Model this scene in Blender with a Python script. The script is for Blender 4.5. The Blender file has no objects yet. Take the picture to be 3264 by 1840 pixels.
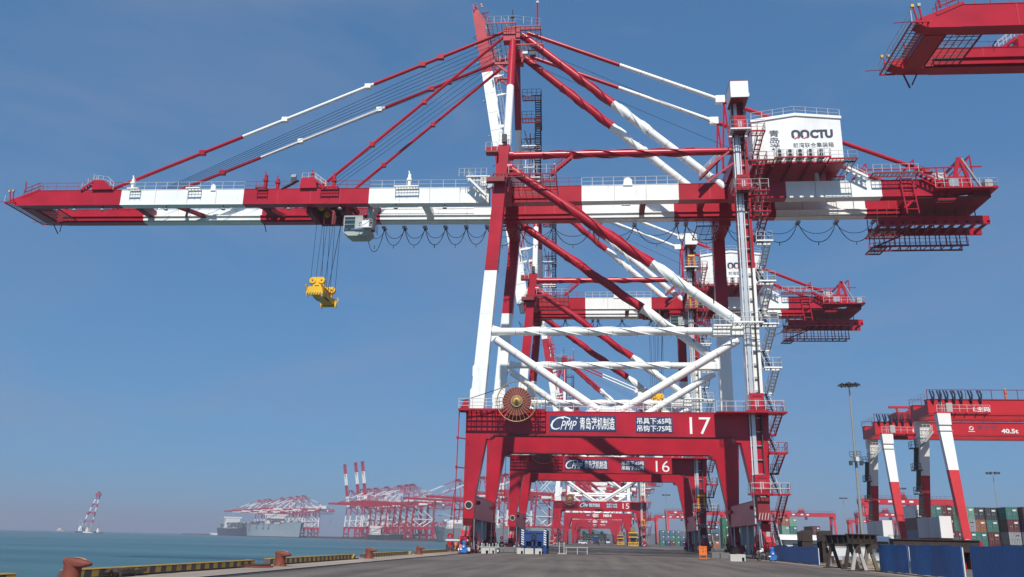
import bpy, math, random
from mathutils import Vector, Matrix
random.seed(7)
SC = bpy.context.scene
COL = SC.collection

# ------------------------------------------------------------------ camera
cam_d = bpy.data.cameras.new("camera")
cam_d.sensor_fit = 'HORIZONTAL'
cam_d.sensor_width = 36.0
cam_d.lens = 30.016
cam_d.clip_start = 0.1
cam_d.clip_end = 30000.0
cam = bpy.data.objects.new("camera", cam_d)
COL.objects.link(cam)
_r = Vector((0.9956608, 0.09083287, 0.02022287))
_u = Vector((0.00632316, -0.28285293, 0.95914245))
_f = Vector((-0.09284176, 0.95485267, 0.28219992))
cam.matrix_world = Matrix(((_r.x, _u.x, -_f.x, 0.0), (_r.y, _u.y, -_f.y, 0.0),
                           (_r.z, _u.z, -_f.z, 1.482), (0, 0, 0, 1)))
SC.camera = cam

# ------------------------------------------------------------------ sky, sun, exposure
SUN_EL, SUN_AZ = math.radians(50.7), math.radians(180.6)   # azimuth from +Y, clockwise: high behind the photographer
world = bpy.data.worlds.new("World")
SC.world = world
world.use_nodes = True
wn = world.node_tree.nodes
wl = world.node_tree.links
bg = wn["Background"]
sky = wn.new("ShaderNodeTexSky")
sky.sky_type = 'NISHITA'
sky.sun_disc = False
sky.sun_elevation = SUN_EL
sky.sun_rotation = SUN_AZ
sky.altitude = 0.0
sky.air_density = 1.0
sky.dust_density = 0.2
sky.ozone_density = 6.0
gam = wn.new("ShaderNodeGamma")              # a softer zenith-to-horizon step, as in the hazy photograph
gam.inputs[1].default_value = 0.43
tint = wn.new("ShaderNodeVectorMath")
tint.operation = 'MULTIPLY'
tint.inputs[1].default_value = (0.67, 1.31, 2.0)
wl.new(sky.outputs[0], gam.inputs[0])
wl.new(gam.outputs[0], tint.inputs[0])
stc = wn.new("ShaderNodeTexCoord")
smp = wn.new("ShaderNodeMapping")
smp.inputs['Scale'].default_value = (1.6, 1.6, 5.0)
smp.inputs['Rotation'].default_value = (0.0, 0.25, 0.6)
sno = wn.new("ShaderNodeTexNoise")
sno.inputs['Scale'].default_value = 1.5
sno.inputs['Detail'].default_value = 7.0
sno.inputs['Roughness'].default_value = 0.55
sno.inputs['Distortion'].default_value = 0.6
srm = wn.new("ShaderNodeMapRange")
srm.inputs[1].default_value = 0.42; srm.inputs[2].default_value = 0.74
srm.inputs[3].default_value = 0.0; srm.inputs[4].default_value = 0.42
veil = wn.new("ShaderNodeMix")
veil.data_type = 'RGBA'
veil.inputs[7].default_value = (2.1, 2.5, 3.5, 1)
wl.new(stc.outputs['Generated'], smp.inputs[0]); wl.new(smp.outputs[0], sno.inputs['Vector'])
wl.new(sno.outputs[0], srm.inputs[0]); wl.new(srm.outputs[0], veil.inputs[0])
wl.new(tint.outputs[0], veil.inputs[6])
wl.new(veil.outputs[2], bg.inputs[0])
bg.inputs[1].default_value = 0.12
sun_d = bpy.data.lights.new("sun", 'SUN')
sun_d.energy = 5.0
sun_d.angle = math.radians(0.5)
sun_d.color = (1.0, 0.95, 0.875)
sun = bpy.data.objects.new("sun", sun_d)
COL.objects.link(sun)
sdir = Vector((math.sin(SUN_AZ) * math.cos(SUN_EL), math.cos(SUN_AZ) * math.cos(SUN_EL), math.sin(SUN_EL)))
sun.rotation_euler = sdir.to_track_quat('Z', 'Y').to_euler()
SC.view_settings.view_transform = 'Standard'
SC.view_settings.look = 'None'
SC.view_settings.gamma = 1.0
SC.view_settings.exposure = 0.1
SC.cycles.volume_bounces = 0
SC.cycles.max_bounces = 5

# ------------------------------------------------------------------ materials
MAT = {}


def paint(key, rgb, rough=0.45, var=0.12, dirt=(0.25, 0.2, 0.17), dirt_amt=0.25, metal=0.0, bump=0.0, scale=0.35, spec=0.5):
    """Painted or bare surface: base colour with broad fading, vertical weather streaks and fine grime."""
    m = bpy.data.materials.new(key)
    m.use_nodes = True
    n, l = m.node_tree.nodes, m.node_tree.links
    b = n["Principled BSDF"]
    tc = n.new("ShaderNodeTexCoord")
    mp = n.new("ShaderNodeMapping")
    mp.inputs['Scale'].default_value = (1.3, 1.3, 0.16)
    n1 = n.new("ShaderNodeTexNoise"); n1.inputs['Scale'].default_value = scale; n1.inputs['Detail'].default_value = 6
    n2 = n.new("ShaderNodeTexNoise"); n2.inputs['Scale'].default_value = 1.6; n2.inputs['Detail'].default_value = 7
    n2.inputs['Roughness'].default_value = 0.7
    l.new(tc.outputs['Object'], n1.inputs['Vector'])
    l.new(tc.outputs['Object'], mp.inputs['Vector'])
    l.new(mp.outputs[0], n2.inputs['Vector'])
    r1 = n.new("ShaderNodeMapRange"); r1.inputs[1].default_value = 0.3; r1.inputs[2].default_value = 0.7
    r1.inputs[3].default_value = 1.0 - var; r1.inputs[4].default_value = 1.0 + var
    l.new(n1.outputs[0], r1.inputs[0])
    mul = n.new("ShaderNodeVectorMath"); mul.operation = 'SCALE'
    mul.inputs[0].default_value = rgb
    l.new(r1.outputs[0], mul.inputs['Scale'])
    r2 = n.new("ShaderNodeMapRange"); r2.inputs[1].default_value = 0.56; r2.inputs[2].default_value = 0.78
    r2.inputs[3].default_value = 0.0; r2.inputs[4].default_value = dirt_amt
    l.new(n2.outputs[0], r2.inputs[0])
    mix = n.new("ShaderNodeMix"); mix.data_type = 'RGBA'
    l.new(r2.outputs[0], mix.inputs[0])
    l.new(mul.outputs[0], mix.inputs[6])
    mix.inputs[7].default_value = (*dirt, 1)
    l.new(mix.outputs[2], b.inputs['Base Color'])
    b.inputs['Roughness'].default_value = rough
    b.inputs['Metallic'].default_value = metal
    b.inputs['Specular IOR Level'].default_value = spec
    if bump:
        bp = n.new("ShaderNodeBump"); bp.inputs['Strength'].default_value = bump; bp.inputs['Distance'].default_value = 0.05
        l.new(n2.outputs[0], bp.inputs['Height'])
        l.new(bp.outputs[0], b.inputs['Normal'])
    MAT[key] = m
    return m


def ribbed(key, rgb, pitch, axis='X', rough=0.5, depth=0.04, dirt=(0.2, 0.13, 0.09), amt=0.3):
    """Corrugated sheet: the paint above with a real wave bump along one axis."""
    m = paint(key, rgb, rough, 0.1, dirt, amt)
    n, l = m.node_tree.nodes, m.node_tree.links
    tc = n.new("ShaderNodeTexCoord")
    w = n.new("ShaderNodeTexWave"); w.wave_type = 'BANDS'; w.wave_profile = 'SIN'
    w.bands_direction = axis
    w.inputs['Scale'].default_value = 0.314 / pitch
    l.new(tc.outputs['Object'], w.inputs['Vector'])
    bp = n.new("ShaderNodeBump"); bp.inputs['Strength'].default_value = 1.0; bp.inputs['Distance'].default_value = depth
    l.new(w.outputs[0], bp.inputs['Height'])
    l.new(bp.outputs[0], n["Principled BSDF"].inputs['Normal'])
    return m


paint('red', (0.41, 0.012, 0.027), 0.3, 0.15, (0.24, 0.03, 0.03), 0.28, spec=0.4)
paint('red_b', (0.40, 0.02, 0.036), 0.5, 0.2, (0.14, 0.03, 0.025), 0.5)
paint('seam_white', (0.55, 0.53, 0.48), 0.5, 0.15, (0.35, 0.25, 0.17), 0.5)
paint('dark_red', (0.21, 0.014, 0.02), 0.55, 0.25, (0.05, 0.02, 0.02), 0.55)
paint('white', (0.86, 0.87, 0.84), 0.3, 0.05, (0.44, 0.36, 0.27), 0.36)
paint('house_white', (0.81, 0.82, 0.80), 0.5, 0.03, (0.5, 0.47, 0.42), 0.15)
paint('rail_white', (0.62, 0.63, 0.63), 0.5, 0.08)
paint('steel', (0.42, 0.44, 0.46), 0.38, 0.1, (0.16, 0.13, 0.11), 0.35, metal=0.55)
paint('galv', (0.60, 0.63, 0.66), 0.35, 0.1, (0.3, 0.3, 0.3), 0.3, metal=0.4)
paint('dark', (0.035, 0.035, 0.04), 0.6, 0.2, (0.08, 0.06, 0.05), 0.3)
paint('black', (0.012, 0.012, 0.014), 0.6, 0.1)
paint('rubber', (0.018, 0.018, 0.02), 0.75, 0.1)
paint('grating', (0.10, 0.09, 0.09), 0.6, 0.2)
paint('yellow', (0.80, 0.46, 0.014), 0.45, 0.12, (0.2, 0.12, 0.03), 0.3)
paint('kerb_yellow', (0.29, 0.185, 0.03), 0.75, 0.25, (0.12, 0.08, 0.05), 0.75, scale=2.0)
paint('kerb_dark', (0.055, 0.035, 0.033), 0.8, 0.3, (0.18, 0.12, 0.08), 0.5, scale=2.0)
paint('navy', (0.018, 0.035, 0.11), 0.5, 0.08)
paint('letter', (0.8, 0.81, 0.8), 0.5, 0.03)
paint('letter_navy', (0.02, 0.03, 0.07), 0.5, 0.03)
paint('letter_red', (0.6, 0.03, 0.05), 0.5, 0.03)
paint('brass', (0.48, 0.30, 0.07), 0.45, 0.15)
paint('reel_spoke', (0.36, 0.24, 0.12), 0.5, 0.1)
paint('reel_disc', (0.19, 0.024, 0.02), 0.55, 0.15)
paint('bollard', (0.19, 0.045, 0.026), 0.7, 0.25, (0.12, 0.05, 0.035), 0.5, bump=0.25, scale=1.5)
paint('bollard_worn', (0.46, 0.26, 0.15), 0.6, 0.25, (0.25, 0.09, 0.05), 0.6, scale=3.0)
paint('cable', (0.02, 0.03, 0.055), 0.6, 0.1)
paint('glass', (0.025, 0.05, 0.065), 0.08, 0.1, spec=0.8)
paint('cab_grey', (0.37, 0.41, 0.39), 0.45, 0.08)
paint('blue_machine', (0.012, 0.05, 0.19), 0.5, 0.18, (0.05, 0.05, 0.06), 0.4)
paint('bright_blue', (0.03, 0.17, 0.52), 0.4, 0.1)
paint('orange', (0.75, 0.17, 0.02), 0.5, 0.08)
paint('concrete_block', (0.50, 0.49, 0.45), 0.85, 0.12, (0.25, 0.22, 0.19), 0.4, bump=0.2)
paint('grey_block', (0.16, 0.16, 0.16), 0.85, 0.15, bump=0.2)
paint('rust', (0.036, 0.023, 0.018), 0.85, 0.35, (0.10, 0.045, 0.025), 0.4, bump=0.2, scale=1.2)
paint('trestle_pale', (0.40, 0.39, 0.36), 0.75, 0.2, (0.18, 0.11, 0.07), 0.5)
paint('trestle_olive', (0.17, 0.145, 0.09), 0.75, 0.25, (0.09, 0.06, 0.04), 0.5)
paint('rtg_red', (0.50, 0.014, 0.022), 0.45, 0.12, (0.25, 0.03, 0.03), 0.3)
paint('rtg_white', (0.78, 0.77, 0.75), 0.5, 0.04)
paint('mast_grey', (0.27, 0.29, 0.29), 0.5, 0.08)
paint('ship_grey', (0.25, 0.29, 0.30), 0.6, 0.12, (0.16, 0.12, 0.1), 0.3)
paint('ship_dark', (0.035, 0.055, 0.07), 0.6, 0.12)
paint('ship_green', (0.03, 0.06, 0.055), 0.6, 0.12)
paint('ship_pale', (0.40, 0.47, 0.49), 0.6, 0.1)
paint('antifoul', (0.20, 0.035, 0.04), 0.7, 0.15)
paint('faded_blue', (0.12, 0.06, 0.12), 0.6, 0.2)
paint('cloth_dark', (0.06, 0.055, 0.05), 0.9, 0.1)
paint('cloth_orange', (0.75, 0.17, 0.03), 0.85, 0.1)
paint('skin', (0.42, 0.24, 0.16), 0.6, 0.05)
paint('car_white', (0.7, 0.71, 0.72), 0.25, 0.02)
CONT_RGB = {'green': (0.02, 0.16, 0.075), 'teal': (0.045, 0.17, 0.15), 'maroon': (0.115, 0.03, 0.028),
            'navy blue': (0.015, 0.03, 0.14), 'white': (0.72, 0.71, 0.69), 'dark grey': (0.045, 0.05, 0.055),
            'grey': (0.30, 0.32, 0.34), 'orange brown': (0.33, 0.11, 0.05), 'pale green': (0.16, 0.33, 0.25),
            'steel blue': (0.07, 0.13, 0.20), 'dark green': (0.02, 0.06, 0.035)}
for _k, _c in CONT_RGB.items():
    ribbed('cont_' + _k, _c, 0.28, 'DIAGONAL', 0.5, 0.05)
ribbed('house_sheet', (0.81, 0.82, 0.80), 0.25, 'X', 0.5, 0.02, (0.5, 0.43, 0.35), 0.3)
ribbed('fence_sheet', (0.018, 0.115, 0.33), 0.24, 'Y', 0.5, 0.014, (0.04, 0.08, 0.15), 0.4)


def ground_material(key, rgb, rgb2, rough=0.85, crack=0.25, joint=0.0):
    m = bpy.data.materials.new(key)
    m.use_nodes = True
    n, l = m.node_tree.nodes, m.node_tree.links
    b = n["Principled BSDF"]
    tc = n.new("ShaderNodeTexCoord")
    a = n.new("ShaderNodeTexNoise"); a.inputs['Scale'].default_value = 0.12; a.inputs['Detail'].default_value = 8
    a.inputs['Roughness'].default_value = 0.65
    g = n.new("ShaderNodeTexNoise"); g.inputs['Scale'].default_value = 9.0; g.inputs['Detail'].default_value = 8
    mp = n.new("ShaderNodeMapping"); mp.inputs['Scale'].default_value = (0.9, 0.045, 1)
    t = n.new("ShaderNodeTexNoise"); t.inputs['Scale'].default_value = 1.0; t.inputs['Detail'].default_value = 5
    for q in (a, g): l.new(tc.outputs['Object'], q.inputs['Vector'])
    l.new(tc.outputs['Object'], mp.inputs[0]); l.new(mp.outputs[0], t.inputs['Vector'])
    ad = n.new("ShaderNodeMath"); ad.operation = 'ADD'
    l.new(a.outputs[0], ad.inputs[0]); l.new(t.outputs[0], ad.inputs[1])
    ad2 = n.new("ShaderNodeMath"); ad2.operation = 'MULTIPLY_ADD'
    l.new(g.outputs[0], ad2.inputs[0]); ad2.inputs[1].default_value = 0.6; l.new(ad.outputs[0], ad2.inputs[2])
    rp = n.new("ShaderNodeValToRGB")
    rp.color_ramp.elements[0].position = 0.78; rp.color_ramp.elements[0].color = (*rgb2, 1)
    rp.color_ramp.elements[1].position = 1.5; rp.color_ramp.elements[1].color = (*rgb, 1)
    mr = n.new("ShaderNodeMapRange"); mr.inputs[1].default_value = 1.02; mr.inputs[2].default_value = 1.58
    l.new(ad2.outputs[0], mr.inputs[0])
    rp.color_ramp.elements[0].position = 0.0; rp.color_ramp.elements[1].position = 1.0
    l.new(mr.outputs[0], rp.inputs[0])
    vo = n.new("ShaderNodeTexVoronoi"); vo.feature = 'DISTANCE_TO_EDGE'; vo.inputs['Scale'].default_value = 0.22
    wob = n.new("ShaderNodeMix"); wob.data_type = 'RGBA'; wob.inputs[0].default_value = 0.06
    l.new(tc.outputs['Object'], wob.inputs[6]); l.new(g.outputs[1], wob.inputs[7])
    l.new(wob.outputs[2], vo.inputs['Vector'])
    cr = n.new("ShaderNodeMapRange"); cr.inputs[1].default_value = 0.0; cr.inputs[2].default_value = 0.006
    cr.inputs[3].default_value = crack; cr.inputs[4].default_value = 0.0
    l.new(vo.outputs['Distance'], cr.inputs[0])
    mx = n.new("ShaderNodeMix"); mx.data_type = 'RGBA'
    l.new(cr.outputs[0], mx.inputs[0]); l.new(rp.outputs[0], mx.inputs[6])
    mx.inputs[7].default_value = (rgb2[0] * 0.5, rgb2[1] * 0.5, rgb2[2] * 0.5, 1)
    l.new(mx.outputs[2], b.inputs['Base Color'])
    b.inputs['Roughness'].default_value = rough
    b.inputs['Specular IOR Level'].default_value = 0.3
    bp = n.new("ShaderNodeBump"); bp.inputs['Strength'].default_value = 0.35; bp.inputs['Distance'].default_value = 0.02
    l.new(g.outputs[0], bp.inputs['Height']); l.new(bp.outputs[0], b.inputs['Normal'])
    MAT[key] = m


ground_material('asphalt', (0.152, 0.128, 0.111), (0.070, 0.060, 0.054), crack=0.3)
ground_material('coping', (0.33, 0.275, 0.225), (0.20, 0.165, 0.135), crack=0.4)
ground_material('scuff', (0.24, 0.205, 0.18), (0.14, 0.12, 0.105), crack=0.0)
ground_material('joint', (0.115, 0.098, 0.087), (0.07, 0.06, 0.055), crack=0.0)
ground_material('dirt_strip', (0.31, 0.25, 0.19), (0.19, 0.15, 0.12), crack=0.1)
ground_material('quay_wall', (0.12, 0.10, 0.09), (0.05, 0.045, 0.045), crack=0.3)
ground_material('hill', (0.07, 0.085, 0.05), (0.04, 0.055, 0.035), crack=0.0)


def water_material():
    m = bpy.data.materials.new('water')
    m.use_nodes = True
    n, l = m.node_tree.nodes, m.node_tree.links
    b = n["Principled BSDF"]
    tc = n.new("ShaderNodeTexCoord")
    mp = n.new("ShaderNodeMapping"); mp.inputs['Scale'].default_value = (0.35, 1.0, 1)
    a = n.new("ShaderNodeTexNoise"); a.inputs['Scale'].default_value = 0.9; a.inputs['Detail'].default_value = 9
    a.inputs['Roughness'].default_value = 0.62
    c = n.new("ShaderNodeTexNoise"); c.inputs['Scale'].default_value = 0.02; c.inputs['Detail'].default_value = 5
    l.new(tc.outputs['Object'], mp.inputs[0]); l.new(mp.outputs[0], a.inputs['Vector'])
    mp2 = n.new("ShaderNodeMapping"); mp2.inputs['Scale'].default_value = (0.2, 1.0, 1)
    l.new(tc.outputs['Object'], mp2.inputs[0]); l.new(mp2.outputs[0], c.inputs['Vector'])
    rp = n.new("ShaderNodeValToRGB")
    rp.color_ramp.elements[0].position = 0.42; rp.color_ramp.elements[0].color = (0.028, 0.086, 0.096, 1)
    rp.color_ramp.elements[1].position = 0.6; rp.color_ramp.elements[1].color = (0.056, 0.132, 0.136, 1)
    l.new(c.outputs[0], rp.inputs[0])
    l.new(rp.outputs[0], b.inputs['Base Color'])
    b.inputs['Roughness'].default_value = 0.28
    b.inputs['IOR'].default_value = 1.33
    bp = n.new("ShaderNodeBump"); bp.inputs['Strength'].default_value = 1.0; bp.inputs['Distance'].default_value = 0.6
    l.new(a.outputs[0], bp.inputs['Height']); l.new(bp.outputs[0], b.inputs['Normal'])
    MAT['water'] = m


water_material()


# ------------------------------------------------------------------ mesh builder
class MB:
    """Collects shapes (in the coordinates of the thing, shifted by -o) and links them as ONE mesh object."""

    def __init__(s, o=(0, 0, 0)):
        s.v, s.f, s.m, s.s, s.keys, s.o = [], [], [], [], [], Vector(o)

    def k(s, key):
        if key not in s.keys:
            s.keys.append(key)
        return s.keys.index(key)

    def add(s, vs, fs, m, smooth=False):
        b = len(s.v)
        s.v += [Vector(p) - s.o for p in vs]
        i = s.k(m)
        for f in fs:
            s.f.append([b + j for j in f]); s.m.append(i); s.s.append(smooth)

    def hexa(s, p, m):
        s.add(p, [(3, 2, 1, 0), (4, 5, 6, 7), (0, 1, 5, 4), (1, 2, 6, 5), (2, 3, 7, 6), (3, 0, 4, 7)], m)

    def box(s, x0, x1, y0, y1, z0, z1, m):
        x0, x1 = min(x0, x1), max(x0, x1); y0, y1 = min(y0, y1), max(y0, y1); z0, z1 = min(z0, z1), max(z0, z1)
        s.hexa([(x0, y0, z0), (x1, y0, z0), (x1, y1, z0), (x0, y1, z0), (x0, y0, z1), (x1, y0, z1), (x1, y1, z1), (x0, y1, z1)], m)

    def bar(s, p, q, w, h, m, up=(0, 0, 1)):
        p, q = Vector(p), Vector(q)
        d = (q - p).normalized(); u = Vector(up)
        if abs(d.dot(u)) > 0.99: u = Vector((0, 1, 0))
        a = d.cross(u).normalized(); c = a.cross(d).normalized()
        a *= w / 2; c *= h / 2
        s.hexa([p - a - c, p + a - c, q + a - c, q - a - c, p - a + c, p + a + c, q + a + c, q - a + c], m)

    def tube(s, p, q, r, m, n=10, r2=None, caps=True):
        p, q = Vector(p), Vector(q)
        r2 = r if r2 is None else r2
        d = (q - p).normalized(); u = Vector((0, 0, 1)) if abs(d.z) < 0.95 else Vector((1, 0, 0))
        a = d.cross(u).normalized(); c = d.cross(a).normalized()
        ring = [a * math.cos(2 * math.pi * i / n) + c * math.sin(2 * math.pi * i / n) for i in range(n)]
        A = [p + x * r for x in ring]; B = [q + x * r2 for x in ring]
        s.add(A + B, [(i, n + i, n + (i + 1) % n, (i + 1) % n) for i in range(n)], m, n > 5)
        if caps:
            s.add(A, [tuple(range(n))], m); s.add(B, [tuple(reversed(range(n)))], m)

    def bands(s, p, q, r, bs, n=12):
        """A striped tube: bs lists (x at which the band ends, paint); a weld ring every few metres."""
        p, q = Vector(p), Vector(q); a = p
        for x, m in bs:
            e = q if x is None else p + (q - p) * ((x - p.x) / (q.x - p.x))
            s.tube(a, e, r, m, n)
            if n > 10: s.seams(a, e, r, 3.1, 'seam_white' if m == 'white' else 'red_b')
            a = e

    def seams(s, p, q, r, step, m):
        p, q = Vector(p), Vector(q); L = (q - p).length; d = (q - p) / L
        for i in range(1, int(L / step)):
            c = p + d * (i * step)
            s.tube(c - d * .05, c + d * .05, r + .018, m, 12, caps=False)

    def path(s, pts, r, m, n=5):
        pts = [Vector(p) for p in pts]
        rings = []
        for i, p in enumerate(pts):
            d = (pts[min(i + 1, len(pts) - 1)] - pts[max(i - 1, 0)]).normalized()
            u = Vector((0, 0, 1)) if abs(d.z) < 0.9 else Vector((1, 0, 0))
            a = d.cross(u).normalized(); c = d.cross(a).normalized()
            rings += [p + (a * math.cos(2 * math.pi * k / n) + c * math.sin(2 * math.pi * k / n)) * r for k in range(n)]
        fs = [(j * n + i, (j + 1) * n + i, (j + 1) * n + (i + 1) % n, j * n + (i + 1) % n) for j in range(len(pts) - 1) for i in range(n)]
        s.add(rings, fs, m, True)
        s.add(rings[:n], [tuple(range(n))], m); s.add(rings[-n:], [tuple(reversed(range(n)))], m)

    def helix(s, p, q, R, r, turns, m, n=0, starts=2):
        p, q = Vector(p), Vector(q); d = (q - p).normalized()
        u = Vector((0, 0, 1)) if abs(d.z) < 0.95 else Vector((1, 0, 0))
        a = d.cross(u).normalized(); c = d.cross(a).normalized()
        k = int(turns * 12)
        for st in range(starts):
            ph = 2 * math.pi * st / starts
            s.path([p + (q - p) * (i / k) + (a * math.cos(ph + 2 * math.pi * turns * i / k) + c * math.sin(ph + 2 * math.pi * turns * i / k)) * R for i in range(k + 1)], r, m, 4)

    def prism(s, poly, a0, a1, m, plane='xz'):
        """A polygon swept along the third axis."""
        mk = {'xz': lambda p, t: (p[0], t, p[1]), 'yz': lambda p, t: (t, p[0], p[1]), 'xy': lambda p, t: (p[0], p[1], t)}[plane]
        n = len(poly)
        A = [mk(p, a0) for p in poly]; B = [mk(p, a1) for p in poly]
        s.add(A + B, [tuple(range(n)), tuple(reversed(range(n, 2 * n)))] + [(i, n + i, n + (i + 1) % n, (i + 1) % n) for i in range(n)], m)

    def rail(s, pts, m, h=1.1, step=1.6, r=0.032, mids=1):
        pts = [Vector(p) for p in pts]
        for a, b in zip(pts, pts[1:]):
            L = (b - a).length; k = max(1, round(L / step))
            for i in range(k + 1):
                p = a + (b - a) * (i / k)
                s.tube(p, p + Vector((0, 0, h)), r, m, 4, caps=False)
            for j in range(mids + 1):
                z = Vector((0, 0, h * (j + 1) / (mids + 1)))
                s.tube(a + z, b + z, r * 0.9, m, 4, caps=False)

    def grate(s, x0, x1, y0, y1, z, m, frame, sx=0.5, sy=0.5, t=0.05, edge=0.16):
        """An open grating floor: an edge frame and crossing bars one can see through."""
        for p, q in (((x0, y0), (x1, y0)), ((x1, y0), (x1, y1)), ((x1, y1), (x0, y1)), ((x0, y1), (x0, y0))):
            s.bar((*p, z), (*q, z), 0.1, edge, frame)
        n = max(1, round((x1 - x0) / sx))
        for i in range(1, n): s.bar((x0 + (x1 - x0) * i / n, y0, z + 0.01), (x0 + (x1 - x0) * i / n, y1, z + 0.01), t, 0.06, m)
        n = max(1, round((y1 - y0) / sy))
        for i in range(1, n): s.bar((x0, y0 + (y1 - y0) * i / n, z + 0.035), (x1, y0 + (y1 - y0) * i / n, z + 0.035), t, 0.05, m)

    def stair(s, p, q, side, w, m, mr, step=0.27, rail=True):
        """A flight from p up to q; side is the unit vector across, w the width."""
        p, q, side = Vector(p), Vector(q), Vector(side)
        for k in (0, 1):
            o = side * (w * k)
            s.bar(p + o, q + o, 0.09, 0.26, m)
            if rail:
                s.tube(p + o + Vector((0, 0, 1)), q + o + Vector((0, 0, 1)), 0.03, mr, 4, caps=False)
                s.tube(p + o + Vector((0, 0, .55)), q + o + Vector((0, 0, .55)), 0.025, mr, 4, caps=False)
                for t in (0.05, 0.5, 0.95):
                    e = p + (q - p) * t + o
                    s.tube(e, e + Vector((0, 0, 1)), 0.03, mr, 4, caps=False)
        n = max(2, int((q.z - p.z) / step)); fw = (q - p); fw.z = 0; fw = fw.normalized() * 0.16
        for i in range(1, n):
            c = p + (q - p) * (i / n)
            s.hexa([c - fw, c - fw + side * w, c + fw + side * w, c + fw, c - fw + Vector((0, 0, .04)), c - fw + side * w + Vector((0, 0, .04)), c + fw + side * w + Vector((0, 0, .04)), c + fw + Vector((0, 0, .04))], m)

    def ring(s, c, R, r, m, axis='y', n=28, k=5):
        c = Vector(c); pts = []
        e1, e2 = {'y': ((1, 0, 0), (0, 0, 1)), 'x': ((0, 1, 0), (0, 0, 1)), 'z': ((1, 0, 0), (0, 1, 0))}[axis]
        e1, e2 = Vector(e1), Vector(e2); e3 = e1.cross(e2)
        for i in range(n):
            t = 2 * math.pi * i / n; d = e1 * math.cos(t) + e2 * math.sin(t)
            for j in range(k):
                u = 2 * math.pi * j / k
                pts.append(c + d * (R + r * math.cos(u)) + e3 * (r * math.sin(u)))
        s.add(pts, [(i * k + j, i * k + (j + 1) % k, ((i + 1) % n) * k + (j + 1) % k, ((i + 1) % n) * k + j) for i in range(n) for j in range(k)], m, True)

    def lathe(s, c, prof, m, n=16, axis='z'):
        """prof lists (radius, height) up the axis."""
        c = Vector(c)
        e = {'z': (Vector((1, 0, 0)), Vector((0, 1, 0)), Vector((0, 0, 1))), 'y': (Vector((1, 0, 0)), Vector((0, 0, 1)), Vector((0, 1, 0))), 'x': (Vector((0, 1, 0)), Vector((0, 0, 1)), Vector((1, 0, 0)))}[axis]
        pts = [c + (e[0] * math.cos(2 * math.pi * i / n) + e[1] * math.sin(2 * math.pi * i / n)) * r + e[2] * h for r, h in prof for i in range(n)]
        fs = [(j * n + i, j * n + (i + 1) % n, (j + 1) * n + (i + 1) % n, (j + 1) * n + i) for j in range(len(prof) - 1) for i in range(n)]
        fs += [tuple(reversed(range(n))), tuple(range((len(prof) - 1) * n, len(prof) * n))]
        s.add(pts, fs, m, True)

    def build(s, name, parent=None, loc=(0, 0, 0), rz=0.0):
        me = bpy.data.meshes.new(name)
        me.from_pydata([tuple(v) for v in s.v], [], s.f)
        for key in s.keys: me.materials.append(MAT[key])
        me.polygons.foreach_set('material_index', s.m)
        me.polygons.foreach_set('use_smooth', s.s)
        me.update()
        me.set_sharp_from_angle(angle=math.radians(42))
        o = bpy.data.objects.new(name, me)
        COL.objects.link(o)
        o.location = loc
        o.rotation_euler = (0, 0, rz)
        if parent: o.parent = parent
        return o


def tag(o, label=None, cat=None, group=None, kind=None):
    if label: o['label'] = label
    if cat: o['category'] = cat
    if group: o['group'] = group
    if kind: o['kind'] = kind
    return o


def empty(name, loc, rz=0.0):
    o = bpy.data.objects.new(name, None)
    COL.objects.link(o)
    o.location = loc
    o.rotation_euler = (0, 0, rz)
    o.empty_display_size = 0.5
    return o


def copy_tree(o, parent=None, skip=()):
    c = o.copy()
    for key in ('label', 'category', 'group'):
        if key in c: del c[key]
    COL.objects.link(c)
    c.parent = parent
    out = {o.name: c}
    for ch in CHILD.get(o.name, [x for x in bpy.data.objects if x.parent == o]):
        if ch.name.split('.')[0] in skip: continue
        copy_tree(ch, c, skip)
    return c


CHILD = {}


def index_children():
    CHILD.clear()
    for x in bpy.data.objects:
        CHILD.setdefault(x.name, [])
        if x.parent: CHILD.setdefault(x.parent.name, []).append(x)


def text_mesh(body, x0, x1, z0, z1, y, m, name, parent, o=(0, 0, 0), bold=0.0, shear=0.0, face='-y'):
    """Lettering fitted into the rectangle x0..x1, z0..z1 on the plane y, readable from -y (or from -x when face is '-x')."""
    cu = bpy.data.curves.new(name, 'FONT')
    cu.body = body; cu.size = 1.0; cu.offset = bold; cu.shear = shear; cu.extrude = 0.004; cu.resolution_u = 3
    tmp = bpy.data.objects.new(name, cu)
    COL.objects.link(tmp)
    bpy.context.view_layer.update()
    me = bpy.data.meshes.new_from_object(tmp.evaluated_get(bpy.context.evaluated_depsgraph_get()))
    bpy.data.objects.remove(tmp)
    xs = [v.co.x for v in me.vertices]; ys = [v.co.y for v in me.vertices]
    ax, bx, ay, by = min(xs), max(xs), min(ys), max(ys)
    o = Vector(o)
    for v in me.vertices:
        a = x0 + (v.co.x - ax) / (bx - ax) * (x1 - x0)
        c = z0 + (v.co.y - ay) / max(1e-6, by - ay) * (z1 - z0)
        v.co = (Vector((a, y - v.co.z, c)) if face == '-y' else Vector((y - v.co.z, -a, c))) - o
    me.materials.clear()
    me.materials.append(MAT[m])
    for p in me.polygons: p.material_index = 0
    me.update()
    ob = bpy.data.objects.new(name, me)
    COL.objects.link(ob)
    if parent: ob.parent = parent
    return ob

# ------------------------------------------------------------------ ship-to-shore crane
# Measured in metres: X across the quay (sea side negative), y from the crane's near face, Z up.
OC = (2.2, 10.8, 0.0)
HINGE = (-13.0, 10.5, 44.3)
R_, W_ = 'red', 'white'


def bz(x):                       # underside of the slightly raised boom
    return 43.3 + 0.0105 * (-13.0 - x)


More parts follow.
